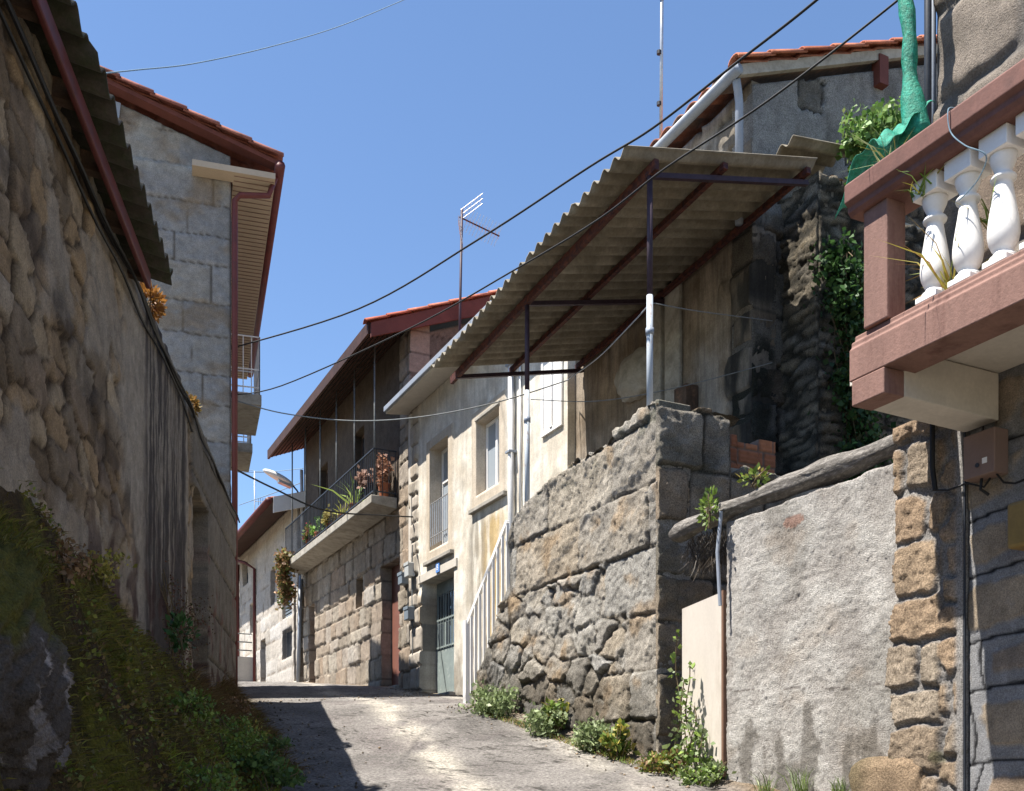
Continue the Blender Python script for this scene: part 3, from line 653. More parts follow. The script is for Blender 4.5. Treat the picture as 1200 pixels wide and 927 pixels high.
tuft('bramble', (-1.65, 6.9, .05), (.24, .5, .16), 1300, .024, [(.06, .11, .03), (.11, .18, .04), (.08, .14, .05)], 9, 'low dark green leafy weeds at the near end of the grassy bank', stems=10, clumps=9)
rt = random.Random(77)
for i, (Yt, Tt, rz, lab) in enumerate(((4.6, .12, .10, 'dry brown weed high on the bank above the boulder'), (5.4, .10, .09, 'yellow green weed at the top of the bank against the rubble wall'), (6.0, .42, .10, 'green weed half way down the mossy bank'), (6.8, .62, .12, 'bright green leafy weed low on the mossy bank'), (7.6, .55, .12, 'bright green tuft on the bank before the streaked wall'), (8.8, .5, .11, 'olive weed on the bank below the stone doorway'), (9.8, .45, .10, 'brown seed headed weed on the bank near the doorway'), (5.3, .6, .13, 'large leafy weed at the bottom of the mossy bank'))):
    bx, by, bz = bank_pt(np.array([[Yt]]), np.array([[Tt]])); cc = (float(bx[0, 0]), float(by[0, 0]), float(bz[0, 0])+rz*.8)
    tuft('weed', cc, (rz*1.7, rz*2.2, rz), 420, .017, [GRN, YEL, DRY][0 if i in (2, 3, 4, 7) else (2 if i in (0, 6) else 1)], 200+i, lab, stems=8, clumps=8, group='weeds on the mossy bank', cs=.5)
tuft('weed', (-1.95, 8.3, .28), (.22, .4, .12), 900, .02, [(.07, .12, .03), (.11, .17, .05)], 10, 'low leafy weeds at the shaded left edge of the road', stems=6, clumps=8)

# ================================================================== LEFT GRANITE HOUSE
T1 = thing('granite_house', G(3, -2, 1.2), 'tall grey granite block house with red tiled roof and beige eaves behind the left wall', 'house')
BLUEG = [(.21, .205, .20), (.27, .26, .25), (.24, .235, .23), (.30, .275, .24)]
def f_lgab(A, Z):
    H, C = f_ashlar(.46, 1.0, 205, BLUEG, (.11, .095, .08), .012, .012, .022, .15, .022, .02)(A, Z)
    C = mixc(C, (.21, .155, .10), sst(.5, .64, fbm(A*1.5, Z*2, 8, 5))*.6)
    C = mixc(C, (.34, .33, .30), sst(8.0, 8.3, Z)*sst(.4, .6, fbm(A*2, Z*3, 18, 5))*.8)
    return H, C
relief('gable_wall', M['granite'], G, -5.5, 0, 0, 9, .028, f_lgab, T1, b=0, sgn=-1, axis='b', top=lambda A: 8.42+.31*(.35-A), thick=.3)
relief('street_wall', M['granite_far'], G, .01, 7.1, 0, 8.35, .08, f_ashlar(.46, 1.0, 206, BLUEG, (.15, .13, .11)), T1, b=0, sgn=1, thick=.28, holes=[(3.5, 4.3, 6.45, 8.3), (6.1, 6.8, 6.45, 8.3)])
for p0, p1 in ((3.5, 4.3), (6.1, 6.8)):
    w = MB(G).box(p0, p1, -.2, -.16, 6.42, 8.32).build('window', M['glass'], T1); MB(G).box(p0+.36, p0+.44, -.158, -.12, 6.45, 8.3).build('frame', M['white'], w)
MB(G).box(.3, 7.0, -5.4, -.29, 0, 8.3).build('rear_wall', M['concrete'], T1)
def tiles(name, f, a0, a1, b0, b1, z0, slope, parent, pitch=.22, cols=((.24, .075, .05), (.34, .13, .085), (.28, .10, .07)), row=.38, amp=.035, res=.03, th=.02):
    # a along the eave, b from eave (b0) inward (b1), z = z0 + slope*|b-b0|
    A, Bb = np.meshgrid(np.arange(a0, a1+.001, res), np.arange(0, abs(b1-b0)+.001, .05), indexing='ij')
    ph = (A-a0)/pitch; k = np.floor(Bb/row); fr = Bb/row-k
    Z = z0+slope*Bb+amp*np.abs(np.sin(np.pi*ph))**.7*1.4-.035*fr+.02+.012*(_h(np.floor(ph), k, 3)-.5)
    c = pal(_h(np.floor(ph*2), k, 7), list(cols))*(.8+.4*fbm(A*3, Bb*3, 8))[..., None]
    X, Yq, Zq = f(A, b0+np.sign(b1-b0)*Bb, Z); ix = np.arange(A.size).reshape(A.shape)
    q = np.stack([ix[:-1, :-1], ix[1:, :-1], ix[1:, 1:], ix[:-1, 1:]], -1).reshape(-1, 4)
    return link(name, np_mesh(name, np.stack([X, Yq, Zq], -1).reshape(-1, 3), q, c.reshape(-1, 3)), M['tile'], parent, solid=th)
RF = tiles('roof', G, -.18, 7.1, .62, -5.6, 8.5, .31, T1)
def rake(name, f, a, b0, b1, z0, slope, parent, n, rad=.075, inward=-1, side=-1, cols=((.26, .10, .08), (.36, .15, .11))):
    # half-round verge tiles laid along the rake; thin curved shells, overlapping
    Vs = []; Fs = []; Cs = []; L = abs(b1-b0)/n
    for i in range(n):
        t0 = i*L-.03; t1 = (i+1)*L+.02; base = sum(len(v) for v in Vs); vs = []; col = pal(np.array([random.random()]), list(cols))[0]*random.uniform(.8, 1.15)
        for (t, rr, dz) in ((t0, rad*1.12, -.01), (t1, rad*.95, -.025)):
            for k in range(9):
                an = math.pi*k/8; vs.append(f(a+rr*math.cos(an)*1.0, b0+inward*t, z0+slope*t+rr*math.sin(an)*.8+dz))
            for k in range(9):
                an = math.pi*(8-k)/8; vs.append(f(a+(rr-.018)*math.cos(an)*1.0, b0+inward*t, z0+slope*t+(rr-.018)*math.sin(an)*.8+dz-.002))
        for k in range(17): Fs.append((base+k, base+k+1, base+18+k+1, base+18+k))
        Fs.append((base+17, base, base+18, base+35))
        for k in range(8): Fs.append((base+k, base+17-k, base+16-k, base+k+1)); Fs.append((base+18+k+1, base+18+16-k, base+18+17-k, base+18+k))
        Vs.append(vs); Cs += [col]*36
    return link(name, np_mesh(name, np.array([v for vs in Vs for v in vs]), np.array(Fs), np.array(Cs)), M['tile'], parent)
rake('verge_tiles', G, -.2, .66, -5.6, 8.50, .31, RF, 15, .105)
MB(G).poly8([G(-.22, .6, 8.41), G(-.04, .6, 8.41), G(-.04, -5.6, 10.34), G(-.22, -5.6, 10.34), G(-.22, .6, 8.47), G(-.04, .6, 8.47), G(-.04, -5.6, 10.40), G(-.22, -5.6, 10.40)]).build('barge_board', M['redboard'], T1)
MB(G).box(-.28, 7.0, .03, .58, 8.17, 8.25).box(-.28, -.03, -.5, .03, 8.17, 8.25).build('soffit', M['soffit'], T1)
sf = MB(G)
for k in range(60):
    p = -.2+k*.12
    if p < 7: sf.box(p, p+.006, .04, .57, 8.160, 8.168)
sf.build('soffit_grooves', M['box_br'], T1)
gt = MB().tube([G(-.3, .64, 8.36), G(7.05, .64, 8.30)], .07, 10).build('gutter', M['redpaint'], T1, smooth=True)
MB().tube([G(-.1, .6, 8.32), G(-.12, .5, 8.02), G(-.12, .12, 7.96), G(-.08, .055, 7.9), G(-.06, .055, 7.6), G(-.06, .055, .9)], .04, 10).build('downpipe', M['redpaint'], T1, smooth=True)
MB(G).poly8([G(-.06, -1.6, 8.75), G(-.03, -1.6, 8.75), G(-.03, -1.42, 8.75), G(-.06, -1.42, 8.75), G(-.06, -1.68, 9.0), G(-.03, -1.68, 9.0), G(-.03, -1.4, 8.95), G(-.06, -1.4, 8.95)]).build('metal_flashing', M['zinc'], T1)
for (p0, p1) in ((3.15, 4.75), (5.75, 7.05)):
    bs = MB(G).box(p0, p1, .03, .62, 6.3, 6.48).build('balcony', M['concrete'], T1, bevel=.01)
    rl = MB()
    for (za) in (6.60, 6.9, 7.45):
        rl.tube([G(p0+.03, .03, za), G(p0+.03, .59, za), G(p1-.03, .59, za), G(p1-.03, .03, za)], .013, 6)
    for k in range(5): rl.tube([G(p0+.03, .05+k*.135, 6.47), G(p0+.03, .05+k*.135, 7.45)], .009, 5)
    nb = int((p1-p0)/.12)
    for k in range(nb+1): p = p0+.03+k*(p1-p0-.06)/nb; rl.tube([G(p, .59, 6.47), G(p, .59, 7.45)], .009, 5)
    rl.build('railing', M['white'], bs)

# ================================================================== RIGHT: long row
# ---- cream house
T2 = thing('cream_house', W(7.3, -2, 1.2), 'cream plastered two storey house with white windows and a green grey door', 'house')
relief('wall', M['plaster'], W, 4.34, 10.36, .4, 6.95, .028, f_cream, T2, b=0, sgn=1, holes=[(6.45, 7.31, 4.6, 5.78), (8.5, 9.36, 4.12, 5.95), (8.3, 9.8, .5, 3.62)], thick=.34)
MB(W).box(4.5, 10.3, -4, -.345, .4, 6.9).build('rear_wall', M['concrete'], T2)
MB(W).poly8([W(4.3, .45, 6.90), W(10.55, .45, 6.90), W(10.55, -.3, 6.98), W(4.3, -.3, 6.98), W(4.3, .45, 7.0), W(10.55, .45, 7.0), W(10.55, -.3, 7.2), W(4.3, -.3, 7.2)]).build('eaves_slab', M['palecon'], T2, bevel=.01)
MB(W).box(4.3, 10.55, .44, .49, 6.93, 7.03).build('gutter', M['zinc'], T2, bevel=.01)
MB(W).box(10.30, 10.44, -.02, .035, 3.6, 6.9).build('corner_strip', M['palecon'], T2, bevel=.01)
def window(parent, f, s0, s1, z0, z1, dep=.16, mats=('white', 'glass_lt'), mull=1, u=0., name='window', fr=.06, transom=None):
    w = MB(f).box(s0+.004, s1-.004, u-dep-.03, u-dep, z0+.004, z0+fr).box(s0+.004, s1-.004, u-dep-.03, u-dep, z1-fr, z1-.004)
    w.box(s0+.004, s0+fr, u-dep-.03, u-dep, z0+fr, z1-fr).box(s1-fr, s1-.004, u-dep-.03, u-dep, z0+fr, z1-fr)
    for k in range(mull): c = s0+(s1-s0)*(k+1)/(mull+1); w.box(c-.035, c+.035, u-dep-.03, u-dep+.012, z0+fr, z1-fr)
    if transom: w.box(s0+fr, s1-fr, u-dep-.028, u-dep+.006, transom-.02, transom+.02)
    o = w.build(name, M[mats[0]], parent, bevel=.004)
    MB(f).box(s0+.01, s1-.01, u-dep-.022, u-dep-.018, z0+.01, z1-.01).build('pane', M[mats[1]], o)
    return o
window(T2, W, 6.45, 7.31, 4.6, 5.78, .14)
w2 = window(T2, W, 8.5, 9.36, 4.12, 5.95, .2, transom=5.35)
bm_ = MB()
for zz in (4.35, 4.95): bm_.tube([W(8.53, .02, zz), W(9.33, .02, zz)], .011, 6)
for k in range(9): s = 8.55+k*.0975; bm_.tube([W(s, .02, 4.2), W(s, .02, 4.95)], .008, 5)
bm_.build('railing', M['metal_lt'], T2)
MB(W).box(6.22, 7.55, -.1, .07, 4.35, 4.42).build('sill', M['concrete'], T2, bevel=.01)
MB(W).box(8.3, 9.58, -.1, .08, 3.88, 3.95).build('sill', M['concrete'], T2, bevel=.01)
MB(W).box(6.42, 7.34, -.1, .05, 5.80, 5.86).build('lintel', M['concrete'], T2, bevel=.01)
MB(W).box(8.15, 9.95, -.3, .03, 3.625, 3.78).build('lintel', M['palecon'], T2, bevel=.01)
dr = MB(W).box(8.32, 9.78, -.32, -.28, 1.4, 3.62)
dr = dr.build('door', M['door_gr'], T2)
dg = MB(W)
for r_ in range(2):
    for c_ in range(4): dg.box(8.42+c_*.33, 8.42+c_*.33+.26, -.279, -.276, 2.45+r_*.5, 2.45+r_*.5+.42)
dg.build('pane', M['glass'], dr)
dg = MB(W)
for c_ in range(11): dg.tube([W(8.42+c_*.125, -.265, 2.4), W(8.42+c_*.125, -.265, 3.42)], .008, 5)
for zz in (2.42, 2.92, 3.40): dg.box(8.38, 9.74, -.275, -.262, zz, zz+.03)
dg.build('grille', M['door_gr'], dr)
MB(W).box(8.25, 9.85, -.3, .12, 1.3, 1.52).build('door_step', M['concrete'], T2, bevel=.02)
# blue house-number plate: two small digits raised in white
pl = MB(W).box(8.93, 9.10, .032, .045, 3.83, 3.87)
pl = thing('house_number_plate', W(9.0, .05, 3.66), 'small blue house number plate on the wall above the green grey door', 'number plate')
MB(W).box(8.86, 9.02, .034, .048, 3.665, 3.83).build('plate', M['blue'], pl, bevel=.003)
cu = bpy.data.curves.new('digits', 'FONT'); cu.body = '8'; cu.size = .15; cu.extrude = .002; cu.align_x = 'CENTER'; cu.align_y = 'CENTER'
to = bpy.data.objects.new('tmp_text', cu); COL.objects.link(to); dg_ = bpy.context.evaluated_depsgraph_get(); tm = bpy.data.meshes.new_from_object(to.evaluated_get(dg_))
bpy.data.objects.remove(to)
co = np.empty(len(tm.vertices)*3, np.float32); tm.vertices.foreach_get('co', co); co = co.reshape(-1, 3)
XX = np.array([W(8.94-c[0], .0505+c[2], 3.7475+c[1]) for c in co], np.float32); tm.vertices.foreach_set('co', XX.ravel()); tm.materials.clear()
link('digit', tm, M['white'], pl)
MB().tube([W(5.95, .07, 6.88), W(5.95, .07, 1.4)], .045, 12).build('downpipe', M['zinc_white'], T2, smooth=True)
MB().tube([W(5.72, .03, 6.88), W(5.72, .03, 3.0)], .018, 8).build('conduit', M['zinc_white'], T2, smooth=True)
for zz in (6.2, 4.9, 3.6): MB(W).box(5.88, 6.02, 0.0, .135, zz, zz+.03).build('pipe_clip', M['zinc'], T2)
window(T2, W, 4.45, 5.06, 4.86, 6.4, -.035, mats=('white', 'white'), mull=1)
# meter boxes between the houses
for i, (s, z, h, m_, lb) in enumerate(((10.2, 3.80, .26, 'boxgrey', 'pale grey meter box, higher of those beside the cream house corner'), (10.55, 3.72, .22, 'boxdk', 'small dark grey junction box left of the pale meter box'), (10.22, 3.0, .24, 'boxdk', 'blue grey junction box below the pale meter box by the green grey door'))):
    t = thing('meter_box', W(s, .03, z), lb, 'meter box'); MB(W).box(s-.12, s+.10, .03, .17, z, z+h).build('case', M[m_], t, bevel=.012); MB(W).box(s-.13, s+.11, .165, .18, z+h-.05, z+h+.01).build('lid', M[m_], t)
props(MB().tube([W(10.15, .06, 4.4), W(10.15, .07, 4.06)], .012, 6).tube([W(10.18, .05, 3.8), W(10.18, .05, 3.24)], .02, 6).tube([W(10.18, .05, 3.0), W(10.18, .05, 2.3)], .012, 6).build('conduit', M['wiregrey']), 'grey conduit linking the meter boxes beside the cream house', 'conduit')

# ---- upper granite / brown plaster house
T3 = thing('weathered_house', W(2.5, -2, 2), 'weathered stone house with peeling plaster, red tiles and a grey gutter above the canopy', 'house')
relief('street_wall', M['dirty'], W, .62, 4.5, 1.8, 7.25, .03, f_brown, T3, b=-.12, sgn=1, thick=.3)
relief('gable_wall', M['rough'], W, -5.0, -.1, .2, 8, .03, f_gable, T3, b=.64, sgn=-1, axis='b', top=lambda A: 7.20+.39*(-.1-A), thick=.3)
MB(W).box(.95, 10.2, -4.9, -.63, .5, 7.0).build('rear_wall', M['concrete'], T3)
R3 = tiles('roof', W, .54, 4.4, .12, -5, 7.30, .39, T3, cols=((.20, .085, .06), (.33, .13, .08), (.16, .10, .08)), amp=.05, pitch=.24)
tiles('roof', W, 4.4, 10.5, .42, -5, 7.02, .36, T2, cols=((.20, .085, .06), (.33, .13, .08)))
rake('verge_tiles', W, .55, .16, -5, 7.33, .39, R3, 12, .085, cols=((.36, .11, .06), (.50, .20, .12)))
MB(W).poly8([W(.54, .10, 7.20), W(.60, .10, 7.20), W(.60, -5, 9.19), W(.54, -5, 9.19), W(.54, .10, 7.31), W(.60, .10, 7.31), W(.60, -5, 9.3), W(.54, -5, 9.3)]).build('barge_board', M['concrete'], T3)
MB(W).poly8([W(.605, .10, 7.21), W(.9, .10, 7.21), W(.9, -5, 9.20), W(.605, -5, 9.20), W(.605, .10, 7.24), W(.9, .10, 7.24), W(.9, -5, 9.23), W(.605, -5, 9.23)]).build('soffit', M['wood_old'], T3)
MB().tube([W(.52, .15, 7.24), W(4.6, .15, 7.18)], .058, 12).build('gutter', M['zinc'], T3, smooth=True)
MB().tube([W(.62, .10, 7.2), W(.645, .06, 7.12), W(.66, .03, 7.0), W(.66, .03, 5.75)], .043, 12).build('downpipe', M['zinc'], T3, smooth=True)
MB(W).box(.52, .64, -1.92, -1.79, 7.68, 8.0).build('painted_post', M['redboard'], T3)
MB(W).box(2.2, 2.5, -.12, -.04, 3.9, 6.0).box(1.85, 2.15, -.12, -.06, 3.9, 6.0).build('pilaster', M['concrete'], T3, bevel=.02)
# rough sack-like bulge on the wall
def f_blob(): 
    import bmesh
    bm = bmesh.new(); bmesh.ops.create_icosphere(bm, subdivisions=4, radius=1); V = np.array([v.co[:] for v in bm.verts]); F = [[v.index for v in f.verts] for f in bm.faces]; bm.free()
    V = V*(1+.25*(fbm(V[:, 0]*2+5, V[:, 2]*2+V[:, 1], 3)-.5)*2)[:, None]; return V, F
V, F = f_blob(); Wp = np.array([W(2.75+.42*v[0], -.08+.16*v[1], 4.95+.30*v[2]) for v in V]); link('mortar_bulge', np_mesh('b', Wp, F), M['concrete'], T3, smooth=True)
mb = MB(W).box(1.55, 1.78, -.11, .06, 4.05, 4.42).build('vent_box', M['wood_old'], T3, bevel=.01)
# ruined wall stub with shed of old corrugated sheet
T3b = thing('ruined_wall', W(.2, -1.1, 1), 'broken dark stone wall stub jutting out beside the ivy', 'wall')
def f_ruin(A, Z):
    n = fbm(A*6, Z*6, 5, 5, .65); d, r = voro(A, Z, .48, .11, 7, .9, .05, 5); n3 = fbm(A*16, Z*16, 8, 4, .7)
    return .03*sst(0, .012, d+.012*(n3-.5)*2)*(.3+1.2*r(0))+.04*(n-.5)*2+.025*(n3-.5)*2, mixc((.05, .045, .035), pal(r(1), [(.17, .145, .11), (.28, .235, .17), (.22, .20, .17)])*(.6+.8*n)[..., None], sst(.002, .03, d))
relief('side_face', M['rough'], W, .1, .66, .5, 6.0, .03, f_ruin, T3b, b=-.52, sgn=1, top=lambda A: 5.92+.35*(fbm(A*4, 0*A, 3)), thick=.2)
relief('end_face', M['rough'], W, -2.6, -.52, .5, 6.0, .03, f_ruin, T3b, b=.1, sgn=-1, axis='b', top=lambda A: 5.98+.45*(fbm(A*3+4, 0*A, 3)-.2)-.25*(A < -1.1), thick=.3)
MB(W).box(.15, .6, -2.5, -.6, .5, 5.95).build('core', M['concrete'], T3b)
corrugated('loose_sheet', W, .12, .66, [(-.20, 6.40), (-.98, 6.50)], .18, .03, M['asbestos'], None, th=.01)
o = bpy.data.objects['loose_sheet']; props(o, 'short piece of corrugated sheet sticking out above the broken stone wall', 'roof sheet')
V, F = f_blob(); link('lichen_stone', np_mesh('b', np.array([W(.22+.12*v[0], -.78+.15*v[1], 6.13+.07*v[2]+.01*np.sin(v[0]*9+v[1]*7)) for v in V]), F), M['orange'], smooth=True)
props(bpy.data.objects['lichen_stone'], 'orange lichen covered stone on top of the broken wall', 'stone')

# ---- brick infill
T4 = thing('brick_infill', W(-.2, .8, 2.4), 'low wall of orange hollow bricks behind the stone stair pier', 'wall')
def f_brick(A, Z):
    d, r = coursed(A, Z, .135, .26, 12, .03, .003, 1, .0)
    t = sst(.006, .014, d); return .012*t+.002*np.sin(Z*130)*t, mixc((.18, .12, .09), pal(r(1), [(.33, .12, .05), (.42, .165, .075), (.26, .09, .04)]), t)
relief('bricks', M['brick'], W, .30, 1.18, 2.2, 3.22, .012, f_brick, T4, b=-.2, sgn=-1, axis='b', thick=.12, top=lambda A: 3.14+.06*np.floor(A*4) % .12+0*A)
MB(W).box(-.08, .4, -.2, 1.1, 2.0, 2.9).build('backing', M['concrete'], T4)

# ---- staircase pier
T5 = thing('stair_wall', W(1.0, 1.5, .5), 'massive rough granite wall carrying the outside staircase and canopy posts', 'wall')
def topP(A): return np.interp(A, [-.6, -.2, .3, 1.4, 2.05, 2.27, 2.35, 2.7, 3.05, 3.3], [3.22, 3.24, 3.12, 3.07, 2.93, 2.83, 2.2, 1.8, 1.4, 1.2])+.10*(fbm(A*3, 0*A, 3, 4)-.5)*2*(A < 1)+.04*(fbm(A*9, 0*A, 8)-.5)*2
relief('street_face', M['rough'], W, -.56, 3.2, -.3, 3.3, .017, f_pier, T5, b=1.83, sgn=1, top=topP, thick=.3, vres=.017)
def f_pier2(A, Z):
    H, C = f_pier(A*-1.0-3, Z); d, r = coursed(A, Z, .46, .75, 84, .2, .03, 2, .06); n = fbm(A*3, Z*3, 6, 5, .6)
    H = .03*sst(0, .03, d)*(.4+r(0))+.03*(n-.5)*2+.025*(fbm(A*10, Z*10, 13, 5, .7)-.5)*2
    C = mixc((.06, .055, .045), pal(r(1), [(.30, .27, .225), (.40, .36, .30), (.36, .28, .20)])*(.45+1.1*n)[..., None], sst(.002, .03, d))
    C = mixc(C, (.12, .115, .085), sst(.5, .65, fbm(A*2, Z*2, 60, 5))*.5); return H, C
relief('near_face', M['rough'], W, .3, 1.87, -.4, 3.3, .02, f_pier2, T5, b=-.55, sgn=-1, axis='b', top=lambda A: np.where(A > 1.12, 3.2, 2.75)+.10*(fbm(A*4, 0*A, 3)-.5)*2, thick=.015)
def f_top(A, B): n = fbm(A*5, B*5, 5, 5); return A, n
xs, us = np.meshgrid(np.arange(-.52, 2.3, .03), np.arange(.9, 1.88, .03), indexing='ij'); zt_ = topP(xs)-.02+.06*(fbm(xs*5, us*5, 8, 5)-.5)*2
Xq, Yq, Zq = W(xs, us, zt_); ix = np.arange(xs.size).reshape(xs.shape); q = np.stack([ix[:-1, :-1], ix[1:, :-1], ix[1:, 1:], ix[:-1, 1:]], -1).reshape(-1, 4)
link('top_face', np_mesh('top', np.stack([Xq, Yq, Zq], -1).reshape(-1, 3), q, mixc((.17, .16, .13), (.33, .30, .26), fbm(xs*4, us*4, 3, 5)).reshape(-1, 3)), M['rough'], T5, smooth=True)
MB(W).box(-.5, 2.3, -.2, 1.6, .2, 2.78).build('core', M['concrete'], T5)
st = MB(W); 
for k in range(8): s0 = 2.3+k*.16; st.box(s0, s0+.16, .05, 1.6, .4, 2.78-(k+1)*.19)
st.build('steps', M['concrete'], T5)
rl = MB(); P1 = (2.50, 1.80, 2.90); P2 = (3.62, 1.80, 1.90)
rl.bar(W(*P1), W(*P2), .035, .05)
lb = MB()
rl.build('handrail', M['white'], T5)
for k in range(10):
    t = k/9; s = P1[0]+(P2[0]-P1[0])*t; zt2 = P1[2]+(P2[2]-P1[2])*t; zb = max(float(topP(np.array(s)))-.1, 1.0) if s < 3.2 else 1.02
    m = MB().bar(W(s, 1.80, zt2), W(s, 1.80, max(zb, zt2-.95)), .03, .02)
    m.build('railing_bar', M['white'], T5)
MB(W).box(3.58, 3.66, 1.76, 1.84, .9, 1.95).build('newel_post', M['white'], T5)

# ---- canopy
T6 = thing('corrugated_canopy', W(1.9, 1.2, 3.2), 'large corrugated fibre cement canopy on rusty beams and posts above the stairs', 'canopy')
def zc(s, u): return 5.84-.22*u-.06*(s+.3)
corrugated('roof_sheet', W, -.33, 4.14, [(2.06, 0), (-.11, 0)], .177, .034, M['asbestos'], T6, zoff=lambda A, B: zc(A, B)+.035, sheet=.9, th=.008)
MB().bar(W(-.33, 1.72, zc(-.33, 1.72)-.075), W(4.3, 1.72, zc(4.3, 1.72)-.065), .045, .095).build('outer_beam', M['rust'], T6)
for u in (.95, -.03):
    MB().bar(W(-.3, u, zc(-.3, u)-.035), W(4.15, u, zc(4.15, u)-.035), .05, .06).build('purlin', M['rust'], T6)
for s in (-.2, 2.17, 4.1):
    MB().bar(W(s, 1.74, zc(s, 1.74)-.10), W(s, -.1, zc(s, -.1)-.10), .045, .045).build('cross_beam', M['purple'], T6)
for i, (s, zb) in enumerate(((-.22, 3.15), (2.17, 2.75))):
    zt1 = zc(s, 1.72)-.12; zm = zb+(zt1-zb)*(.52 if i == 0 else .62)
    MB().tube([W(s, 1.72, zb), W(s, 1.72, zm)], .029, 12).build('post', M['palepaint'], T6, smooth=True)
    MB().tube([W(s, 1.72, zm-.03), W(s, 1.72, zt1)], .026, 12).build('post', M['purple'], T6, smooth=True)
    MB().tube([W(s, 1.72, zm-.35), W(s, 1.72, zm-.29)], .037, 12).build('post_collar', M['zinc'], T6, smooth=True)

# ---- wooden-eaved house with balcony
T7 = thing('balcony_house', W(14, -2, 1.8), 'stone house with wide dark wooden eaves and a long planted iron balcony', 'house')
def f_wood(A, Z):
    n = fbm(A*3, Z*3, 45, 5); d, r = coursed(A, Z, .36, .55, 33, .35, .05, 2.5, .05)
    Cs = mixc((.15, .125, .10), pal(r(1), [(.27, .225, .175), (.36, .315, .255), (.31, .235, .17), (.38, .345, .30)])*(.65+.7*n)[..., None], sst(.004, .025, d))
    n3 = fbm(A*12, Z*12, 9, 4, .7); Hs = .04*sst(0, .025, d+.02*(n3-.5)*2)*(.4+1.2*r(0))+.012*(n-.5)*2+.018*(n3-.5)*2
    up = sst(5.4, 5.45, Z); strip = sst(.05, .0, A-10.95); up = up*(1-strip)
    Cp = mixc((.075, .058, .045), (.14, .11, .085), n); return Hs*(1-up)+.04*up, mixc(Cs, Cp, up)
relief('wall', M['rubble'], W, 10.40, 18.2, 1.2, 8.7, .035, f_wood, T7, b=-.03, sgn=1, holes=[(11.03, 12.1, 1.3, 4.35), (13.35, 13.8, 3.75, 4.4), (17.1, 17.7, 2, 4.4), (13.2, 14.0, 5.6, 7.6), (16, 16.8, 5.6, 7.6)], thick=.35)
relief('gable_wall', M['granite_far'], W, -4, -.05, 6, 9, .05, f_ashlar(.4, .7, 9, [(.12, .10, .08), (.17, .14, .11)], (.06, .05, .04)), T7, b=10.42, sgn=-1, axis='b', top=lambda A: 8.4+.41*(-A), thick=.3)
MB(W).box(10.8, 18.1, -4.5, -.385, 1.2, 8.5).build('rear_wall', M['concrete'], T7)
dd = MB(W).box(11.0, 12.13, -.27, -.22, 1.5, 4.38).build('door', M['door_br'], T7); MB(W).box(11.56, 11.575, -.219, -.214, 1.6, 4.3).build('door_gap', M['dark'], dd)
MB().tube([W(11.2, -.2, 2.85), W(11.2, -.15, 2.87), W(11.2, -.15, 2.7)], .012, 6).build('handle', M['metal_dk'], dd)
MB(W).box(10.95, 12.2, -.25, .1, 1.55, 1.86).build('door_step', M['concrete'], T7, bevel=.02)
MB(W).box(17.05, 17.75, -.22, -.18, 2.2, 4.43).build('door', M['door_br'], T7)
for (a, b_) in ((13.2, 14.0), (16, 16.8)): window(T7, W, a, b_, 5.6, 7.6, .15, ('wood_old', 'glass'), 1, -.03)
window(T7, W, 13.35, 13.8, 3.75, 4.4, .2, ('metal_dk', 'glass'), 1, -.03)
MB(W).box(12.95, 14.15, -.28, .1, 3.5, 3.72).build('sill', M['concrete'], T7, bevel=.02) if False else None
bs = MB(W).poly8([W(11.1, .02, 5.30), W(18.2, .02, 5.30), W(18.2, .55, 5.36), W(11.1, .55, 5.36), W(11.1, .02, 5.52), W(18.2, .02, 5.52), W(18.2, .55, 5.52), W(11.1, .55, 5.52)]).build('balcony', M['concrete'], T7, bevel=.015)
rl = MB()
for zz in (5.6, 6.42): rl.bar(W(11.13, .49, zz), W(18.17, .49, zz), .03, .022).bar(W(11.13, .03, zz), W(11.13, .49, zz), .03, .022)
for k in range(60): s = 11.13+k*7.04/59; rl.tube([W(s, .49, 5.52), W(s, .49, 6.42)], .008, 4)
for k in range(4): rl.tube([W(11.13, .05+k*.13, 5.52), W(11.13, .05+k*.13, 6.42)], .008, 4)
rl.build('railing', M['metal_dk'], bs)
for k in range(6):
    s = 11.16+k*1.29
    MB().tube([W(s, .46, 5.5), W(s, .46, 8.55)], .017, 8).build('post', M['wiregrey'], T7, smooth=True)
R7 = MB().poly8([W(10.3, .83, 8.28), W(18.5, .83, 8.28), W(18.5, -4.5, 10.46), W(10.3, -4.5, 10.46), W(10.3, .83, 8.32), W(18.5, .83, 8.32), W(18.5, -4.5, 10.5), W(10.3, -4.5, 10.5)]).build('soffit', M['wood_dk'], T7)
mm = MB()
for k in range(8): u = .78-k*.11; mm.poly8([W(10.34, u, 8.26+.41*(.83-u)), W(18.46, u, 8.26+.41*(.83-u)), W(18.46, u-.012, 8.262+.41*(.83-u)), W(10.34, u-.012, 8.262+.41*(.83-u)), W(10.34, u, 8.285+.41*(.83-u)), W(18.46, u, 8.285+.41*(.83-u)), W(18.46, u-.012, 8.285+.41*(.83-u)), W(10.34, u-.012, 8.285+.41*(.83-u))])
mm.build('soffit_battens', M['dark'], T7)
MB(W).box(10.3, 18.5, .83, .88, 8.24, 8.46).build('fascia', M['wood_dk'], T7)
RR = tiles('roof', W, 10.25, 18.55, .82, -4.5, 8.38, .41, T7)
rake('verge_tiles', W, 10.28, .92, -4.5, 8.44, .41, RR, 13, .085, cols=((.36, .10, .06), (.50, .19, .12)))
MB().poly8([W(10.22, .84, 8.16), W(10.27, .84, 8.16), W(10.27, -4.5, 10.2), W(10.22, -4.5, 10.2), W(10.22, .84, 8.42), W(10.27, .84, 8.42), W(10.27, -4.5, 10.6), W(10.22, -4.5, 10.6)]).build('barge_board', M['redboard'], T7)
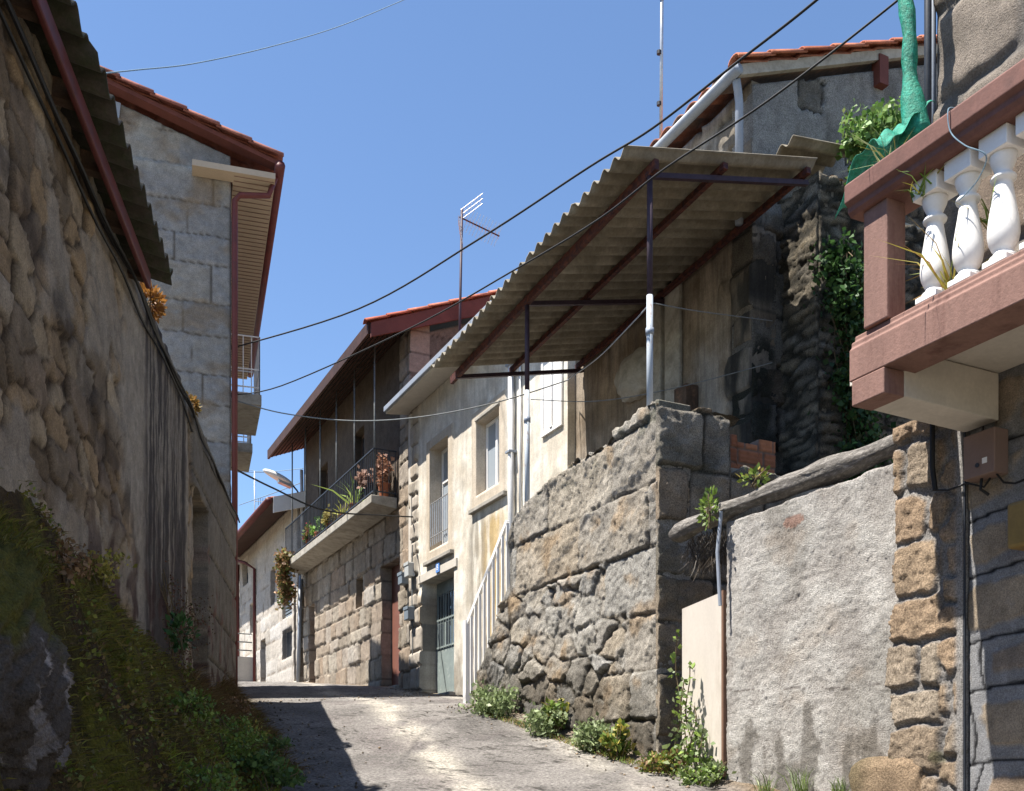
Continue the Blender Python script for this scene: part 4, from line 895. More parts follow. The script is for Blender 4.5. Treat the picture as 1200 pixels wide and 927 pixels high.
# balcony plants
def pot(name, s, u, z, h, rad, label, cols, n, size, prad, seed, kindleaf='clump', potmat='pot', elong=1.5, group='plants on the wooden house balcony'):
    t = thing(name, W(s, u, z), label, 'potted plant', group)
    c = W(s, u, z)
    MB().lathe(c, [(rad*.7, 0), (rad, h), (rad*1.08, h), (rad*1.08, h*1.12), (rad*.8, h*1.12)], 14).build('pot', M[potmat], t)
    if kindleaf == 'blade': blades('leaves', np.tile(np.array([c]), (n, 1))+np.array([0, 0, h])+np.random.default_rng(seed).normal(size=(n, 3))*[.03, .03, .01], size, .022, cols, seed, parent=t, spread=.55, curl=.35)
    else: leaves_mesh('leaves', ellip((c[0], c[1], c[2]+h+prad[2]*.8), prad, n, seed, .2, 7, .4), size, cols, seed, t, elong, .3)
    return t
pot('aloe_plant', 12.75, .36, 5.53, .2, .12, 'green spiky plant in a pot on the iron balcony', [(.16, .26, .05), (.30, .38, .10), (.12, .22, .05)], 26, .62, 0, 1, 'blade')
pot('aloe_plant', 13.5, .38, 5.53, .15, .10, 'yellow leaved spiky plant leaning over the iron balcony', [(.42, .42, .08), (.35, .36, .08)], 16, .40, 0, 2, 'blade')
pot('dry_shrub', 11.75, .34, 5.53, .32, .15, 'dry pinkish brown shrub in a dark pot at the near end of the iron balcony', [(.36, .22, .17), (.44, .30, .24), (.25, .14, .10)], 700, .06, (.30, .24, .26), 3, potmat='metal_dk')
pot('dry_shrub', 11.3, .22, 5.53, .25, .12, 'small reddish dry shrub beside the wall end of the iron balcony', [(.30, .14, .09), (.40, .24, .16)], 350, .05, (.16, .14, .30), 4)
pot('flower_plant', 14.4, .40, 5.53, .16, .12, 'straw coloured trailing plant on the iron balcony', [(.40, .32, .12), (.28, .26, .08)], 500, .05, (.18, .30, .22), 5)
pot('flower_plant', 15.3, .40, 5.53, .16, .12, 'bright green leafy plant on the middle of the iron balcony', [(.14, .28, .05), (.22, .36, .08)], 600, .05, (.20, .34, .22), 6)
pot('flower_plant', 16.1, .42, 5.53, .16, .10, 'plant with pink flowers on the iron balcony', [(.10, .18, .05), (.14, .2, .05), (.50, .05, .12)], 350, .045, (.14, .22, .30), 7)
t = thing('trailing_plant', W(17.9, .5, 4.4), 'brown and green succulent trailing down the far end of the iron balcony', 'plant')
leaves_mesh('leaves', np.concatenate([ellip(W(17.7, .58, 5.5), (.26, .4, .32), 900, 8, .2, 9, .5), ellip(W(17.9, .58, 4.95), (.24, .4, .55), 1100, 9, .2, 12, .5)]), .07, [(.26, .12, .07), (.34, .22, .10), (.14, .2, .05), (.20, .10, .06)], 8, t, 1.2, .1)
# street lamp fixed to the house corner
T8 = thing('street_lamp', W(18.2, .05, 6.6), 'white street lamp on a curved arm at the far corner of the wooden eaved house', 'street lamp')
MB().tube([W(18.25, .02, 5.2), W(18.25, .06, 8.0)], .045, 8).build('pole', M['zinc_white'], T8, smooth=True)
MB().tube([W(18.25, .06, 7.1), W(18.3, .08, 7.35), W(18.4, .14, 7.5), W(18.4, .25, 7.62)], .022, 8).build('arm', M['metal_dk'], T8, smooth=True)
V, F = f_blob(); import bmesh
bmx = bmesh.new(); bmesh.ops.create_uvsphere(bmx, u_segments=20, v_segments=12, radius=1); V = np.array([v.co[:] for v in bmx.verts]); F = [[v.index for v in f.verts] for f in bmx.faces]; bmx.free()
def lampv(v): 
    t = v[0]; w = .15*(1-.25*t); return W(18.4+w*v[1], .62+.40*t, 7.76+.15*t+ (.12*v[2] if v[2] > 0 else .07*v[2]))
me = bpy.data.meshes.new('head'); me.from_pydata([lampv(v) for v in V], [], F); link('lamp_head', me, M['white'], T8, smooth=True)
MB().poly8([lampv((-.9, -.6, -.2)), lampv((.1, -.8, -.2)), lampv((.1, .8, -.2)), lampv((-.9, .6, -.2)), lampv((-.8, -.5, -1.4)), lampv((0, -.6, -1.6)), lampv((0, .6, -1.6)), lampv((-.8, .5, -1.4))]).build('lamp_glass', M['glass_lt'], T8)

# ---- far houses
T9 = thing('far_stone_house', W(22, -2, 2.8), 'pale granite house with red gutters farther along the right side of the lane', 'house')
FH = [(.40, .36, .31), (.50, .46, .41), (.45, .40, .34), (.52, .49, .45)]
holesF = [(20.9, 21.5, 5.0, 6.0), (19.0, 20.1, 4.4, 5.9), (19.0, 20.1, 3.3, 4.05), (22.1, 22.8, 2.7, 4.15), (23.6, 24.3, 4.55, 5.45), (24.6, 25.4, 6.2, 7.0), (18.55, 18.8, 2.6, 4.9)]  # tall second opening is made up, standing for a cast shadow
relief('wall', M['granite_far'], W, 18.4, 26, 2.2, 7.25, .06, f_house(FH, (.24, .2, .16), 61, .45, .9, .016), T9, b=.1, sgn=1, holes=holesF, thick=.3)
relief('gable_wall', M['granite_far'], W, -3.5, .08, 2.2, 8.4, .08, f_house([(.22, .18, .14), (.27, .23, .19)], (.12, .1, .08), 62, .45, .9), T9, b=18.42, sgn=-1, axis='b', top=lambda A: 7.2-.30*A, thick=.3)
MB(W).box(18.8, 25.9, -3.4, -.21, 2.2, 7.1).build('rear_wall', M['concrete'], T9)
for h in holesF: 
    if h[2] < 3: MB(W).box(h[0], h[1], -.12, -.08, h[2], h[3]).build('door', M['metal_dk'], T9)
    else: window(T9, W, *h[:4], .12, ('metal_dk', 'glass'), 1, .1)
for i, (z0_, z1_) in enumerate(((4.4, 5.9),)):  # dark slats stand for the balcony plants' cast shadow; window and slats made up
    mm = MB(W)
    for k in range(16): mm.box(19.02, 20.08, .0, .03, 4.45+k*.09, 4.5+k*.09)
    mm.build('shadow_slats', M['boxdk'], T9)
mm = MB(W)
for k in range(7): mm.box(19.05+k*.15, 19.07+k*.15, .12, .14, 3.28, 4.08)
mm.build('window_bars', M['metal_dk'], T9)
MB().poly8([W(18.15, .85, 7.05), W(26, .85, 7.05), W(26, -3.6, 8.4), W(18.15, -3.6, 8.4), W(18.15, .85, 7.10), W(26, .85, 7.10), W(26, -3.6, 8.45), W(18.15, -3.6, 8.45)]).build('soffit', M['wood_dk'], T9)
tiles('roof', W, 18.1, 26, .88, -3.6, 7.12, .30, T9, res=.06)
MB().poly8([W(18.08, .82, 6.78), W(18.13, .82, 6.78), W(18.13, -3.6, 8.1), W(18.08, -3.6, 8.1), W(18.08, .82, 7.18), W(18.13, .82, 7.18), W(18.13, -3.6, 8.5), W(18.08, -3.6, 8.5)]).build('barge_board', M['white'], T9)
MB().tube([W(18.1, .93, 7.08), W(26, .93, 7.0)], .09, 10).build('gutter', M['redpaint'], T9, smooth=True)
MB().tube([W(24.6, .9, 6.95), W(23.6, .4, 6.6), W(23.4, .17, 6.4), W(23.4, .17, 2.9)], .045, 8).build('downpipe', M['redpaint'], T9, smooth=True)
MB().tube([W(25.9, .17, 7), W(25.9, .17, 2.9)], .045, 8).build('downpipe', M['redpaint'], T9, smooth=True)
MB().tube([W(18.36, .05, 5.3), W(18.36, .12, 2.5)], .05, 8).build('downpipe', M['zinc'], T9, smooth=True)
pb = thing('porch', W(24.6, .7, 2.9), 'low concrete porch with grey pipe railing in front of the far granite house', 'porch')
MB(W).box(23.55, 25.6, .14, 1.05, 2.6, 3.75).build('base', M['palecon'], pb, bevel=.02)
rl = MB()
for zz in (3.95, 4.2, 4.45): rl.tube([W(23.6, .2, zz), W(23.6, 1.0, zz), W(25.5, 1.0, zz)], .02, 6)
for (s, u) in ((23.6, 1.0), (24.5, 1.0), (25.5, 1.0)): rl.tube([W(s, u, 3.75), W(s, u, 4.45)], .02, 6)
rl.build('railing', M['wiregrey'], pb)
T10 = thing('far_plaster_house', (-11, 37, 3.2), 'brown plastered house with red roof closing the end of the lane', 'house')
relief('front_wall', M['plaster'], I, -15, -6.8, 2.5, 8, .1, lambda A, Z: (0*A, mixc((.26, .19, .13), (.33, .26, .19), fbm(A, Z, 3))), T10, b=35.5, sgn=-1, thick=.3, holes=[(-9.75, -9.3, 5.8, 7.1), (-10.6, -10.1, 5.8, 7.1), (-9.75, -9.2, 3.2, 4.9)])
MB().box(-15, -6.8, 35.9, 42, 2.5, 8).build('rear_wall', M['concrete'], T10)
window(T10, I, -9.75, -9.3, 5.8, 7.1, -.12, ('white', 'glass'), 1, 35.6); window(T10, I, -10.6, -10.1, 5.8, 7.1, -.12, ('white', 'glass'), 1, 35.6); MB().box(-9.75, -9.2, 35.6, 35.64, 3.2, 4.9).build('door', M['metal_dk'], T10)
bb = MB().box(-10.8, -8.9, 34.9, 35.48, 5.45, 5.62).build('balcony', M['palecon'], T10); rl = MB()
for k in range(14): rl.tube([(-10.75+k*.14, 34.95, 5.6), (-10.75+k*.14, 34.95, 6.5)], .012, 4)
rl.bar((-10.8, 34.95, 6.5), (-8.9, 34.95, 6.5), .04); rl.build('railing', M['wiregrey'], bb)
tiles('roof', lambda a, b, z: (a, b, z), -15.4, -6.4, 34.9, 40, 8.1, .28, T10, res=.06)
MB().box(-15.4, -6.4, 34.95, 35.6, 7.98, 8.08).build('soffit', M['wood_dk'], T10)
mm = MB()
mm.tube([(-10.4, 34.85, 8.05), (-6.4, 34.85, 8.05)], .1, 8); mm.build('gutter', M['redpaint'], T10, smooth=True)

# ================================================================== NEAR RIGHT
# rough rendered garden wall
T11 = thing('rendered_wall', W(-2.5, 1.9, 0), 'pebbly grey rendered wall under the weathered log', 'wall')
relief('face', M['render'], W, -3.42, -1.62, -1.2, 1.98, .014, f_render, T11, b=1.97, sgn=1, thick=.3, vres=.014, top=lambda A: 1.93+.03*(fbm(A*3, 0*A, 3)-.5)*2)
MB(W).box(-3.4, -1.66, 1.5, 1.68, -1.2, 1.88).build('core', M['concrete'], T11)
# log
pts = []; rad = []
for i, s in enumerate(np.linspace(-3.38, -.86, 30)):
    pts.append(W(s, 1.93+.02*math.sin(s*3), 2.04+.018*math.sin(s*2.3+1)-.03*(s > -1.4)*(s+1.4)+.05*max(0, -2.9-s))); rad.append(.071+.012*math.sin(s*4.3)+.006*math.sin(s*11)-(.02 if i == 29 else 0)-(.0 if s < -1.3 else .012))
lg = MB().tube(pts, rad, 26)
for i, v in enumerate(lg.v):
    k = i//26; a = (i % 26); f_ = 1+.10*math.sin(a*1.9+k*.35)*math.sin(k*.7+a*.3)+.05*math.sin(a*4.1+k*.1)
    p = Vector(pts[min(k, 29)]); lg.v[i] = tuple(p+(Vector(v)-p)*f_)
lg = props(lg.build('log', M['log'], smooth=True), 'weathered grey tree trunk lying along the top of the rendered wall', 'log')
# board
T12 = thing('board', W(-1.4, 2.0, 0), 'tall beige wooden board closing the gap beside the rendered wall', 'board')
def Bd(a, b, z): p = W(-1.615+a, 1.99+b-.12*a, z); return p
MB().poly8([Bd(.03, 0, .03), Bd(.64, 0, .0), Bd(.64, -.02, .0), Bd(.03, -.02, .03), Bd(.03, 0, 1.42), Bd(.64, 0, 1.39), Bd(.64, -.02, 1.39), Bd(.03, -.02, 1.42)]).build('panel', M['board'], T12)
MB().poly8([Bd(0, .006, .03), Bd(.028, .006, .03), Bd(.028, -.04, .03), Bd(0, -.04, .03), Bd(0, .006, 1.43), Bd(.028, .006, 1.43), Bd(.028, -.04, 1.43), Bd(0, -.04, 1.43)]).build('edge_batten', M['boardedge'], T12)
props(MB().tube([W(-1.66, 2.06, 1.3), W(-1.64, 2.07, 1.7), W(-1.66, 2.05, 2.0)], .014, 8).build('conduit', M['zinc']), 'thin pale blue grey pipe rising from the board to the log', 'pipe')
t = thing('roots', W(-1.1, 1.9, 1.7), 'tangle of dry roots hanging under the left end of the log', 'roots')
blades('strands', np.array([W(-1.0-.45*random.random(), 1.75+.15*random.random(), 1.72+.25*random.random()) for _ in range(900)]), .12, .003, [(.14, .12, .10), (.08, .06, .04)], 4, lean=(0, 0, -2.2), parent=t)
# added near-black wall; its colour stands for the shade in the yard gap
props(MB(W).box(-1.5, .3, -.5, -.3, -.5, 2.6).build('yard_shade_wall', M['dark']), 'added near black wall standing for the shade of the narrow yard behind the board', 'wall')

# house on the right
T13 = thing('balustrade_house', W(-5, 1.5, -.5), 'stone house at the right edge with a brown balcony and white balusters', 'house')
relief('corner_stones', M['rough'], W, -3.78, -3.12, -1.4, 2.12, .012, f_column, T13, b=1.985, sgn=1, thick=.3, vres=.012, keep=lambda A, Z: A < -3.28+.10*(fbm(Z*2.2, 0*Z+3, 5, 3)-.35)*2*(Z < 1.3)+.03*(fbm(Z*9, 0*Z, 6)-.5))
V, F = f_blob()
for (s, z, ss, sz) in ((-3.22, -.02, .30, .17),):
    V = V*(1+.10*(fbm(V[:, 0]*5+V[:, 1]*3+9, V[:, 2]*5, 6, 5, .65)-.5)*2)[:, None]
    d_ = np.array([W(s+ss*np.sign(v[0])*abs(v[0])**.6, 1.98+.10*v[1], z+sz*np.sign(v[2])*abs(v[2])**.6) for v in V])
    C = mixc((.28, .20, .13), (.44, .32, .21), fbm(V[:, 0]*4+V[:, 1]+9, V[:, 2]*4+9, 5, 5))
    if z < .1: C = mixc(C, (.10, .10, .045), sst(.2, -.6, V[:, 0]*-1)*.5)
    link('corner_stone', np_mesh('cs', d_, F, C), M['rough'], T13, smooth=True)
relief('lower_wall', M['granite'], W, -9, -3.785, -2, 2.25, .013, f_cemented, T13, b=1.975, sgn=1, thick=.3, vres=.013)
MB(W).box(-9, -3.4, -2, 1.68, -2, 2.2).build('rear_wall', M['concrete'], T13)
def f_upper(A, Z):
    n = fbm(A*3, Z*3, 45, 5); d, r = coursed(A, Z, .5, .7, 133, .3, .06, 2.5, .05)
    C = pal(r(1), [(.17, .14, .11), (.23, .20, .17), (.20, .15, .11)])*(.7+.6*n)[..., None]; C = mixc((.16, .145, .13), C, sst(.01, .05, d+.03*(n-.5)))
    return .03*sst(0, .06, d)+.03*(n-.5)*2, C
relief('upper_wall', M['rubble'], W, -9, -3.57, 2.3, 6.2, .02, f_upper, T13, b=1.975, sgn=1, thick=.3)
relief('upper_end_wall', M['rubble'], W, -2, 1.96, 2.3, 6.2, .04, f_upper, T13, b=-3.59, sgn=1, axis='b', thick=.3)
MB(W).box(-9, -3.95, -2, 1.6, 2.25, 6.1).build('upper_core', M['concrete'], T13)
MB().tube([W(-3.55, 2.03, 2.6), W(-3.55, 2.03, 6.2)], .022, 8).build('downpipe', M['metal_dk'], T13, smooth=True)
MB().tube([W(-3.50, 1.93, 2.6), W(-3.50, 1.93, 6.2)], .016, 8).build('conduit', M['zinc'], T13, smooth=True)
bal = MB(W).box(-8.5, -3.74, 1.99, 2.62, 2.205, 2.30).box(-3.715, -3.50, 2.0, 2.58, 2.205, 2.27).build('balcony', M['palecon'], T13)  # second box is slab added to throw shade on the corner stones
prof = [(2.62, 2.09), (2.84, 2.09), (2.84, 2.255), (2.825, 2.27), (2.825, 2.295), (2.80, 2.31), (2.80, 2.335), (2.775, 2.345), (2.62, 2.345)]
MB(W).prism(prof, -8.5, -3.76).build('front_beam', M['beam'], bal, bevel=.006)
MB(W).box(-4.0, -3.78, 2.70, 2.842, 1.955, 2.088).build('bracket_end', M['beam'], bal, bevel=.006)
MB(W).poly8([W(-4.0, 2.0, 1.945), W(-3.78, 2.0, 1.945), W(-3.78, 2.70, 1.96), W(-4.0, 2.70, 1.96), W(-4.0, 2.0, 2.2), W(-3.78, 2.0, 2.2), W(-3.78, 2.70, 2.2), W(-4.0, 2.70, 2.2)]).build('bracket', M['palecon'], bal, bevel=.006)
MB(W).box(-4.0, -3.84, 2.69, 2.82, 2.34, 2.95).build('pillar', M['beam'], bal, bevel=.008)
prof = [(2.60, 2.945), (2.84, 2.945), (2.86, 2.965), (2.86, 2.99), (2.885, 3.01), (2.885, 3.10), (2.87, 3.115), (2.58, 3.115), (2.565, 3.10), (2.565, 3.01), (2.60, 2.99)]
MB(W).prism(prof, -8.5, -3.77).build('handrail', M['beam_dark'], bal, bevel=.005)
BP = [(.058, .03), (.060, .042), (.046, .055), (.040, .066), (.050, .082), (.062, .11), (.068, .145), (.067, .18), (.062, .225), (.054, .275), (.046, .325), (.040, .365), (.037, .388), (.052, .394), (.055, .404), (.050, .413), (.037, .420), (.036, .435), (.043, .452), (.053, .475), (.058, .498), (.058, .512)]
c0 = W(-4.21, 2.72, 2.345); bl = MB().lathe(c0, [(r_*1.03, z_*1.0) for r_, z_ in BP], 28)
bl = bl.build('baluster', M['white'], bal, smooth=True)
p0 = MB(W).box(-4.275, -4.145, 2.655, 2.785, 2.345, 2.375).build('plinth', M['white'], bl, bevel=.004)
p1 = MB(W).box(-4.285, -4.135, 2.645, 2.795, 2.855, 2.945).build('cap', M['white'], bl, bevel=.004)
dv = Vector(W(-1, 0, 0))-Vector(W(0, 0, 0))
for k in range(1, 9):
    c = bl.copy(); COL.objects.link(c); c.location = bl.location+dv*(.193*k); [(lambda q_: (COL.objects.link(q_), setattr(q_, 'parent', c)))(z_.copy()) for z_ in (p0, p1)]
bl.data.polygons.foreach_set('use_smooth', np.ones(len(bl.data.polygons), bool))
# things on the shaded wall
t = thing('meter_box', W(-3.95, 2.0, 1.65), 'brown meter box hanging under the balustrade balcony', 'meter box')
MB(W).box(-4.06, -3.86, 2.0, 2.11, 1.64, 1.88).build('case', M['box_br'], t, bevel=.006)
MB(W).box(-4.015, -3.985, 2.111, 2.114, 1.70, 1.73).build('sticker', M['white'], t)
MB().tube([W(-3.955, 2.111, 1.70), W(-3.955, 2.118, 1.70)], .012, 10).build('lock', M['metal_dk'], t)
t = thing('wall_lantern', W(-4.25, 2.0, 1.2), 'ochre box lantern on the cemented wall at the right edge', 'lantern')
MB(W).box(-4.42, -4.16, 2.0, 2.15, 1.20, 1.44).build('case', M['box_ye'], t, bevel=.02); MB(W).box(-4.36, -4.22, 1.99, 2.05, 1.44, 1.47).build('mount', M['metal_dk'], t)
props(MB().tube([W(-3.60, 2.05, 2.2), W(-3.60, 2.05, 1.8), W(-3.62, 2.05, 1.66)], .015, 8).tube([W(-3.62, 2.05, 1.66), W(-3.7, 2.04, 1.64), W(-3.82, 2.03, 1.65), W(-3.93, 2.03, 1.60), W(-3.97, 2.03, 1.64)], .006, 6).build('cable', M['black']), 'black cable dropping from the balcony to the brown meter box', 'cable')
props(MB().tube([W(-3.94, 2.06, 1.645), W(-3.94, 2.07, 1.58), W(-3.96, 2.03, 1.55)], .008, 6).tube([W(-4.03, 2.06, 1.645), W(-4.06, 2.04, 1.59), W(-4.12, 2.03, 1.57), W(-4.4, 2.02, 1.6)], .006, 6).build('cable', M['black']), 'short black cable looping below the brown meter box', 'cable')
# vertical dark joint
MB(W).box(-3.788, -3.779, 2.0, 2.012, -1.2, 2.1).build('corner_strip', M['metal_dk'], T13)
# green mesh roll
t = thing('green_netting', W(-3.5, 2.4, 3.0), 'green plastic netting tied to the brown handrail and hanging from above', 'netting')
g = MB(); pp = []; rr = []
for i in range(24):
    f_ = i/23; z = 5.1-1.5*f_; pp.append(W(-3.60-.03*f_+.008*math.sin(i*.8), 2.22+.10*(1-f_), z)); rr.append(.040+.005*math.sin(i*1.7)+.05*max(0, f_-.75)/.25)
g.tube(pp, rr, 16); g.build('hanging_roll', M['green'], t, smooth=True)
A_, B_ = np.meshgrid(np.linspace(0, 1, 30), np.linspace(0, 1, 24), indexing='ij')
sx = -3.70+.34*A_; ux = 2.14+.42*B_; zx = 3.80-.36*B_-.24*A_**1.6*(.5+.5*B_)+.10*np.sin(A_*3.14)*B_+.025*np.sin(A_*14+B_*6)+.015*np.sin(B_*19+A_*4)
X, Yq, Zq = W(sx, ux, zx); ix = np.arange(A_.size).reshape(A_.shape); q = np.stack([ix[:-1, :-1], ix[1:, :-1], ix[1:, 1:], ix[:-1, 1:]], -1).reshape(-1, 4)
link('loose_sheet', np_mesh('ls', np.stack([X, Yq, Zq], -1).reshape(-1, 3), q), M['green'], t, smooth=True, solid=.003)
def smooth_pts(c, m=8):
    c = [Vector(p) for p in c]; o = []
    for i in range(len(c)-1):
        p0, p1, p2, p3 = c[max(i-1, 0)], c[i], c[i+1], c[min(i+2, len(c)-1)]
        for k in range(m): t = k/m; o.append(.5*((2*p1)+(p2-p0)*t+(2*p0-5*p1+4*p2-p3)*t*t+(3*p1-p0-3*p2+p3)*t**3))
    return o+[c[-1]]
props(MB().tube(smooth_pts([W(-3.7, 2.3, 3.5), W(-4.2, 2.6, 3.2), W(-4.42, 2.80, 3.128), W(-4.44, 2.893, 3.11), W(-4.45, 2.893, 3.0), W(-4.52, 2.88, 2.9), W(-4.60, 2.84, 2.82), W(-4.52, 2.80, 2.76), W(-4.42, 2.80, 2.72)]), .003, 6).build('string', M['wireblue']), 'pale blue string tied round the brown handrail', 'string')

# ================================================================== VEGETATION (right)
def bush(name, s, u, z, rad, n, size, cols, seed, label, **k):
    c = W(s, u, z+rad[2]*.8); return tuft(name, c, rad, n, size, cols, seed, label, stems=10, **k)
bush('weed', 2.35, 2.05, .68, (.30, .36, .22), 1500, .030, GRN_BL, 21, 'grey green bushy weed at the foot of the stair railing, farthest of the row', group='weeds at the foot of the stone wall', clumps=26, cs=.42)
bush('weed', 1.05, 2.07, .42, (.22, .30, .17), 1200, .026, GRN_BL, 22, 'grey green weed at the wall foot, second from the stair railing', group='weeds at the foot of the stone wall', clumps=20, cs=.42)
bush('weed', 1.0, 2.0, .50, (.12, .16, .18), 300, .04, YEL+GRN, 23, 'yellow flowering weed growing against the middle of the stone wall', group='weeds at the foot of the stone wall', clumps=9)
bush('weed', .15, 2.08, .26, (.19, .24, .17), 1300, .024, GRN_BL, 24, 'rounded pale green weed at the wall foot, third from the stair railing', group='weeds at the foot of the stone wall', clumps=24, cs=.42)
bush('weed', -.22, 2.06, .14, (.12, .18, .20), 420, .036, YEL+GRN, 25, 'leggy yellow green weed near the dark corner of the stone wall', group='weeds at the foot of the stone wall', clumps=10)
bush('weed', -.95, 2.1, .02, (.24, .22, .13), 900, .026, YEL+DRY+GRN, 26, 'low yellow and reddish weeds on the ground at the left of the board', group='weeds at the foot of the stone wall', clumps=20)
bush('weed', -1.55, 2.14, -.06, (.20, .18, .12), 900, .024, GRN_BL+GRN, 27, 'low green weeds at the foot of the beige board', group='weeds at the foot of the stone wall', clumps=18)
# tall vine in front of the board
t = thing('climbing_weed', W(-1.35, 2.08, 0), 'tall green weed growing up in front of the beige board', 'plant'); m = MB(); pts_ = []
rr = random.Random(3)
for k in range(5):
    x = -1.12-.12*k*.6; h = (1.15, .8, .9, .6, .45)[k]; pl_ = [W(x+.03*math.sin(j*1.3+k), 2.06+.02*math.sin(j+k), -.02+h*j/8) for j in range(9)]; m.tube(pl_, .005, 5)
    for j in range(1, 9):
        for q_ in range(int(16*(1-.085*j))): p = Vector(pl_[j])+Vector((rr.gauss(0, .045), rr.gauss(0, .04), rr.gauss(0, .05)))*(1.5-.14*j); pts_.append(tuple(p))
m.build('stem', M['bark'], t); leaves_mesh('leaves', pts_, .036, GRN_BL+GRN, 31, t, 1.2, .2)
# sprigs against the render
for i, (s, h) in enumerate(((-2.15, .22), (-2.5, .24), (-2.85, .16))):
    t = thing('grass_tuft', W(s, 2.03, -.1), ['leftmost thin grass tuft at the foot of the rendered wall', 'middle thin grass tuft at the foot of the rendered wall', 'rightmost thin grass tuft at the foot of the rendered wall'][i], 'grass tuft', 'grass tufts below the rendered wall')
    blades('leaves', np.array([W(s+.04*rr.gauss(0, 1), 2.03+.02*rr.random(), -.12) for _ in range(60)]), h, .003, GRN+GRN_BL, 40+i, parent=t, spread=.25)
rg = np.random.default_rng(8)
pb_ = [W(-1.6+4.3*a, 2.0+.16*b_*b_, float(zr(10+.898*(-1.6+4.3*a)-.9))+.0) for a, b_ in zip(rg.random(2600), rg.random(2600))]
props(blades('grass', pb_, .05, .003, YEL+DRY+GRN, 55, spread=.6), 'short yellow and dry grass fringe along the foot of the stone wall', 'grass', kind='stuff')
rg2 = np.random.default_rng(15); vs = []; fs = []; cs_ = []
ico = np.array([(1,0,0),(-1,0,0),(0,1,0),(0,-1,0),(0,0,1),(0,0,-1)], float); icf = np.array([(0,2,4),(2,1,4),(1,3,4),(3,0,4),(2,0,5),(1,2,5),(3,1,5),(0,3,5)])
for k in range(1500):
    D_ = 7.5+rg2.random()*12; side = rg2.random() < .65; e_ = abs(rg2.normal())*.28
    x_ = (7.6-.49*D_-float(np.interp(D_, [7, 8, 12, 13], [2.25, 2.0, 2.0, .0]))-.1-e_) if side else (-1.4-.165*D_+float(bw(D_))+e_ if D_ < 13 else -3+rg2.random()*2)
    v_ = ico*(.004+.013*rg2.random()**2)*(.6+.8*rg2.random((6, 1))); vs.append(v_+[x_, D_, float(zr(D_))+.008]); fs.append(icf+6*k); cs_.append(np.tile(pal(np.array([rg2.random()]), [(.12, .09, .06), (.28, .25, .22), (.36, .26, .16)]), (6, 1)))
props(link('gravel', np_mesh('gravel', np.concatenate(vs), np.concatenate(fs), np.concatenate(cs_)), M['boulder']), 'loose grit and pebbles gathered along both edges of the road', 'gravel', kind='stuff')
# creeper on the log
tuft('creeper', W(-1.55, 2.08, 2.05), (.06, .15, .15), 120, .026, GRN, 61, 'small bright green creeper wrapped round the log', stems=6)
tuft('creeper', W(-1.85, 1.9, 2.22), (.12, .16, .06), 70, .028, YEL+GRN, 62, 'yellow green shoots behind the log beside the bricks', stems=6)
# ivy
def ivy_cluster(name, pts, n, size, cols, seed, label):
    t = thing(name, pts[-1][0], label, 'ivy'); P = np.concatenate([ellip(c, rd, int(n*w), seed+i, .45, 14, .5) for i, (c, rd, w) in enumerate(pts)])
    leaves_mesh('leaves', P, size, cols, seed, t, 1.15, -.1, normal=(-.4, -.8, .2)); m = MB(); rr = random.Random(seed)
    for k in range(14):
        a = Vector(rr.choice(pts)[0]); b_ = Vector(rr.choice(pts)[0])+Vector((rr.gauss(0, .1), rr.gauss(0, .08), rr.gauss(0, .15))); m.tube([a, (a+b_)/2+Vector((rr.gauss(0, .08), rr.gauss(0, .05), rr.gauss(0, .06))), b_], .006, 5)
    m.build('stem', M['bark'], t); return t
ivy_cluster('ivy', [(W(-.1, -1.0, 6.50), (.30, .25, .30), .5), (W(-.15, -1.25, 6.55), (.3, .2, .30), .3), (W(-.1, -1.0, 6.1), (.2, .2, .35), .2)], 1700, .05, [(.06, .14, .03), (.14, .25, .06), (.25, .34, .12)], 71, 'bright ivy crowning the broken wall behind the brown pillar')
ivy_cluster('ivy', [(W(.0, -.80, 4.85), (.26, .2, .45), .22), (W(.02, -.85, 4.2), (.30, .16, .6), .26), (W(.04, -.9, 3.4), (.36, .16, .6), .28), (W(-.0, -.72, 5.25), (.26, .15, .25), .08), (W(0, -1.1, 2.8), (.5, .16, .4), .16)], 5200, .05, GRN_DK+[(.07, .15, .04)], 72, 'dark ivy hanging down the old gable left of the brown balcony')
pts_ = []; vt = MB(); pl_ = []
for j in range(20): f_ = j/19; p = Vector(W(.35, -1.15-.75*f_, 7.05-.45*f_-.2*math.sin(f_*3))); pl_.append(p)
t = thing('vine_shoot', tuple(pl_[0]), 'thin leafy vine shoot crossing the grey gable plaster', 'vine'); vt.tube(pl_, .006, 5).build('stem', M['bark'], t)
leaves_mesh('leaves', [tuple(p+Vector((rr.gauss(0, .03), rr.gauss(0, .03), rr.gauss(0, .03)))) for p in pl_ for _ in range(5)], .045, YEL+GRN, 77, t)
# balcony plants
for i, (s, u, z, h, n, cols, lb) in enumerate(((-4.28, 2.70, 2.36, .34, 26, YEL+[(.35, .16, .05)], 'yellow bladed plant squeezed between the two leftmost balusters'), (-4.47, 2.62, 2.60, .28, 18, YEL+GRN, 'yellow green sprig between the second and third balusters'), (-3.95, 2.72, 3.12, .22, 24, GRN_BL+YEL, 'spidery green plant on the pillar end of the brown handrail'), (-4.2, 2.80, 2.86, .14, 20, GRN+YEL, 'small leafy sprig in front of the leftmost baluster head'))):
    t = thing('spider_plant', W(s, u, z), lb, 'plant'); c = np.array([W(s, u, z)]*n)+rg.normal(size=(n, 3))*[.02, .02, .01]
    blades('leaves', c, h, .006, cols, 80+i, lean=(-.3, -.1, 0), parent=t, spread=.7, curl=.5)

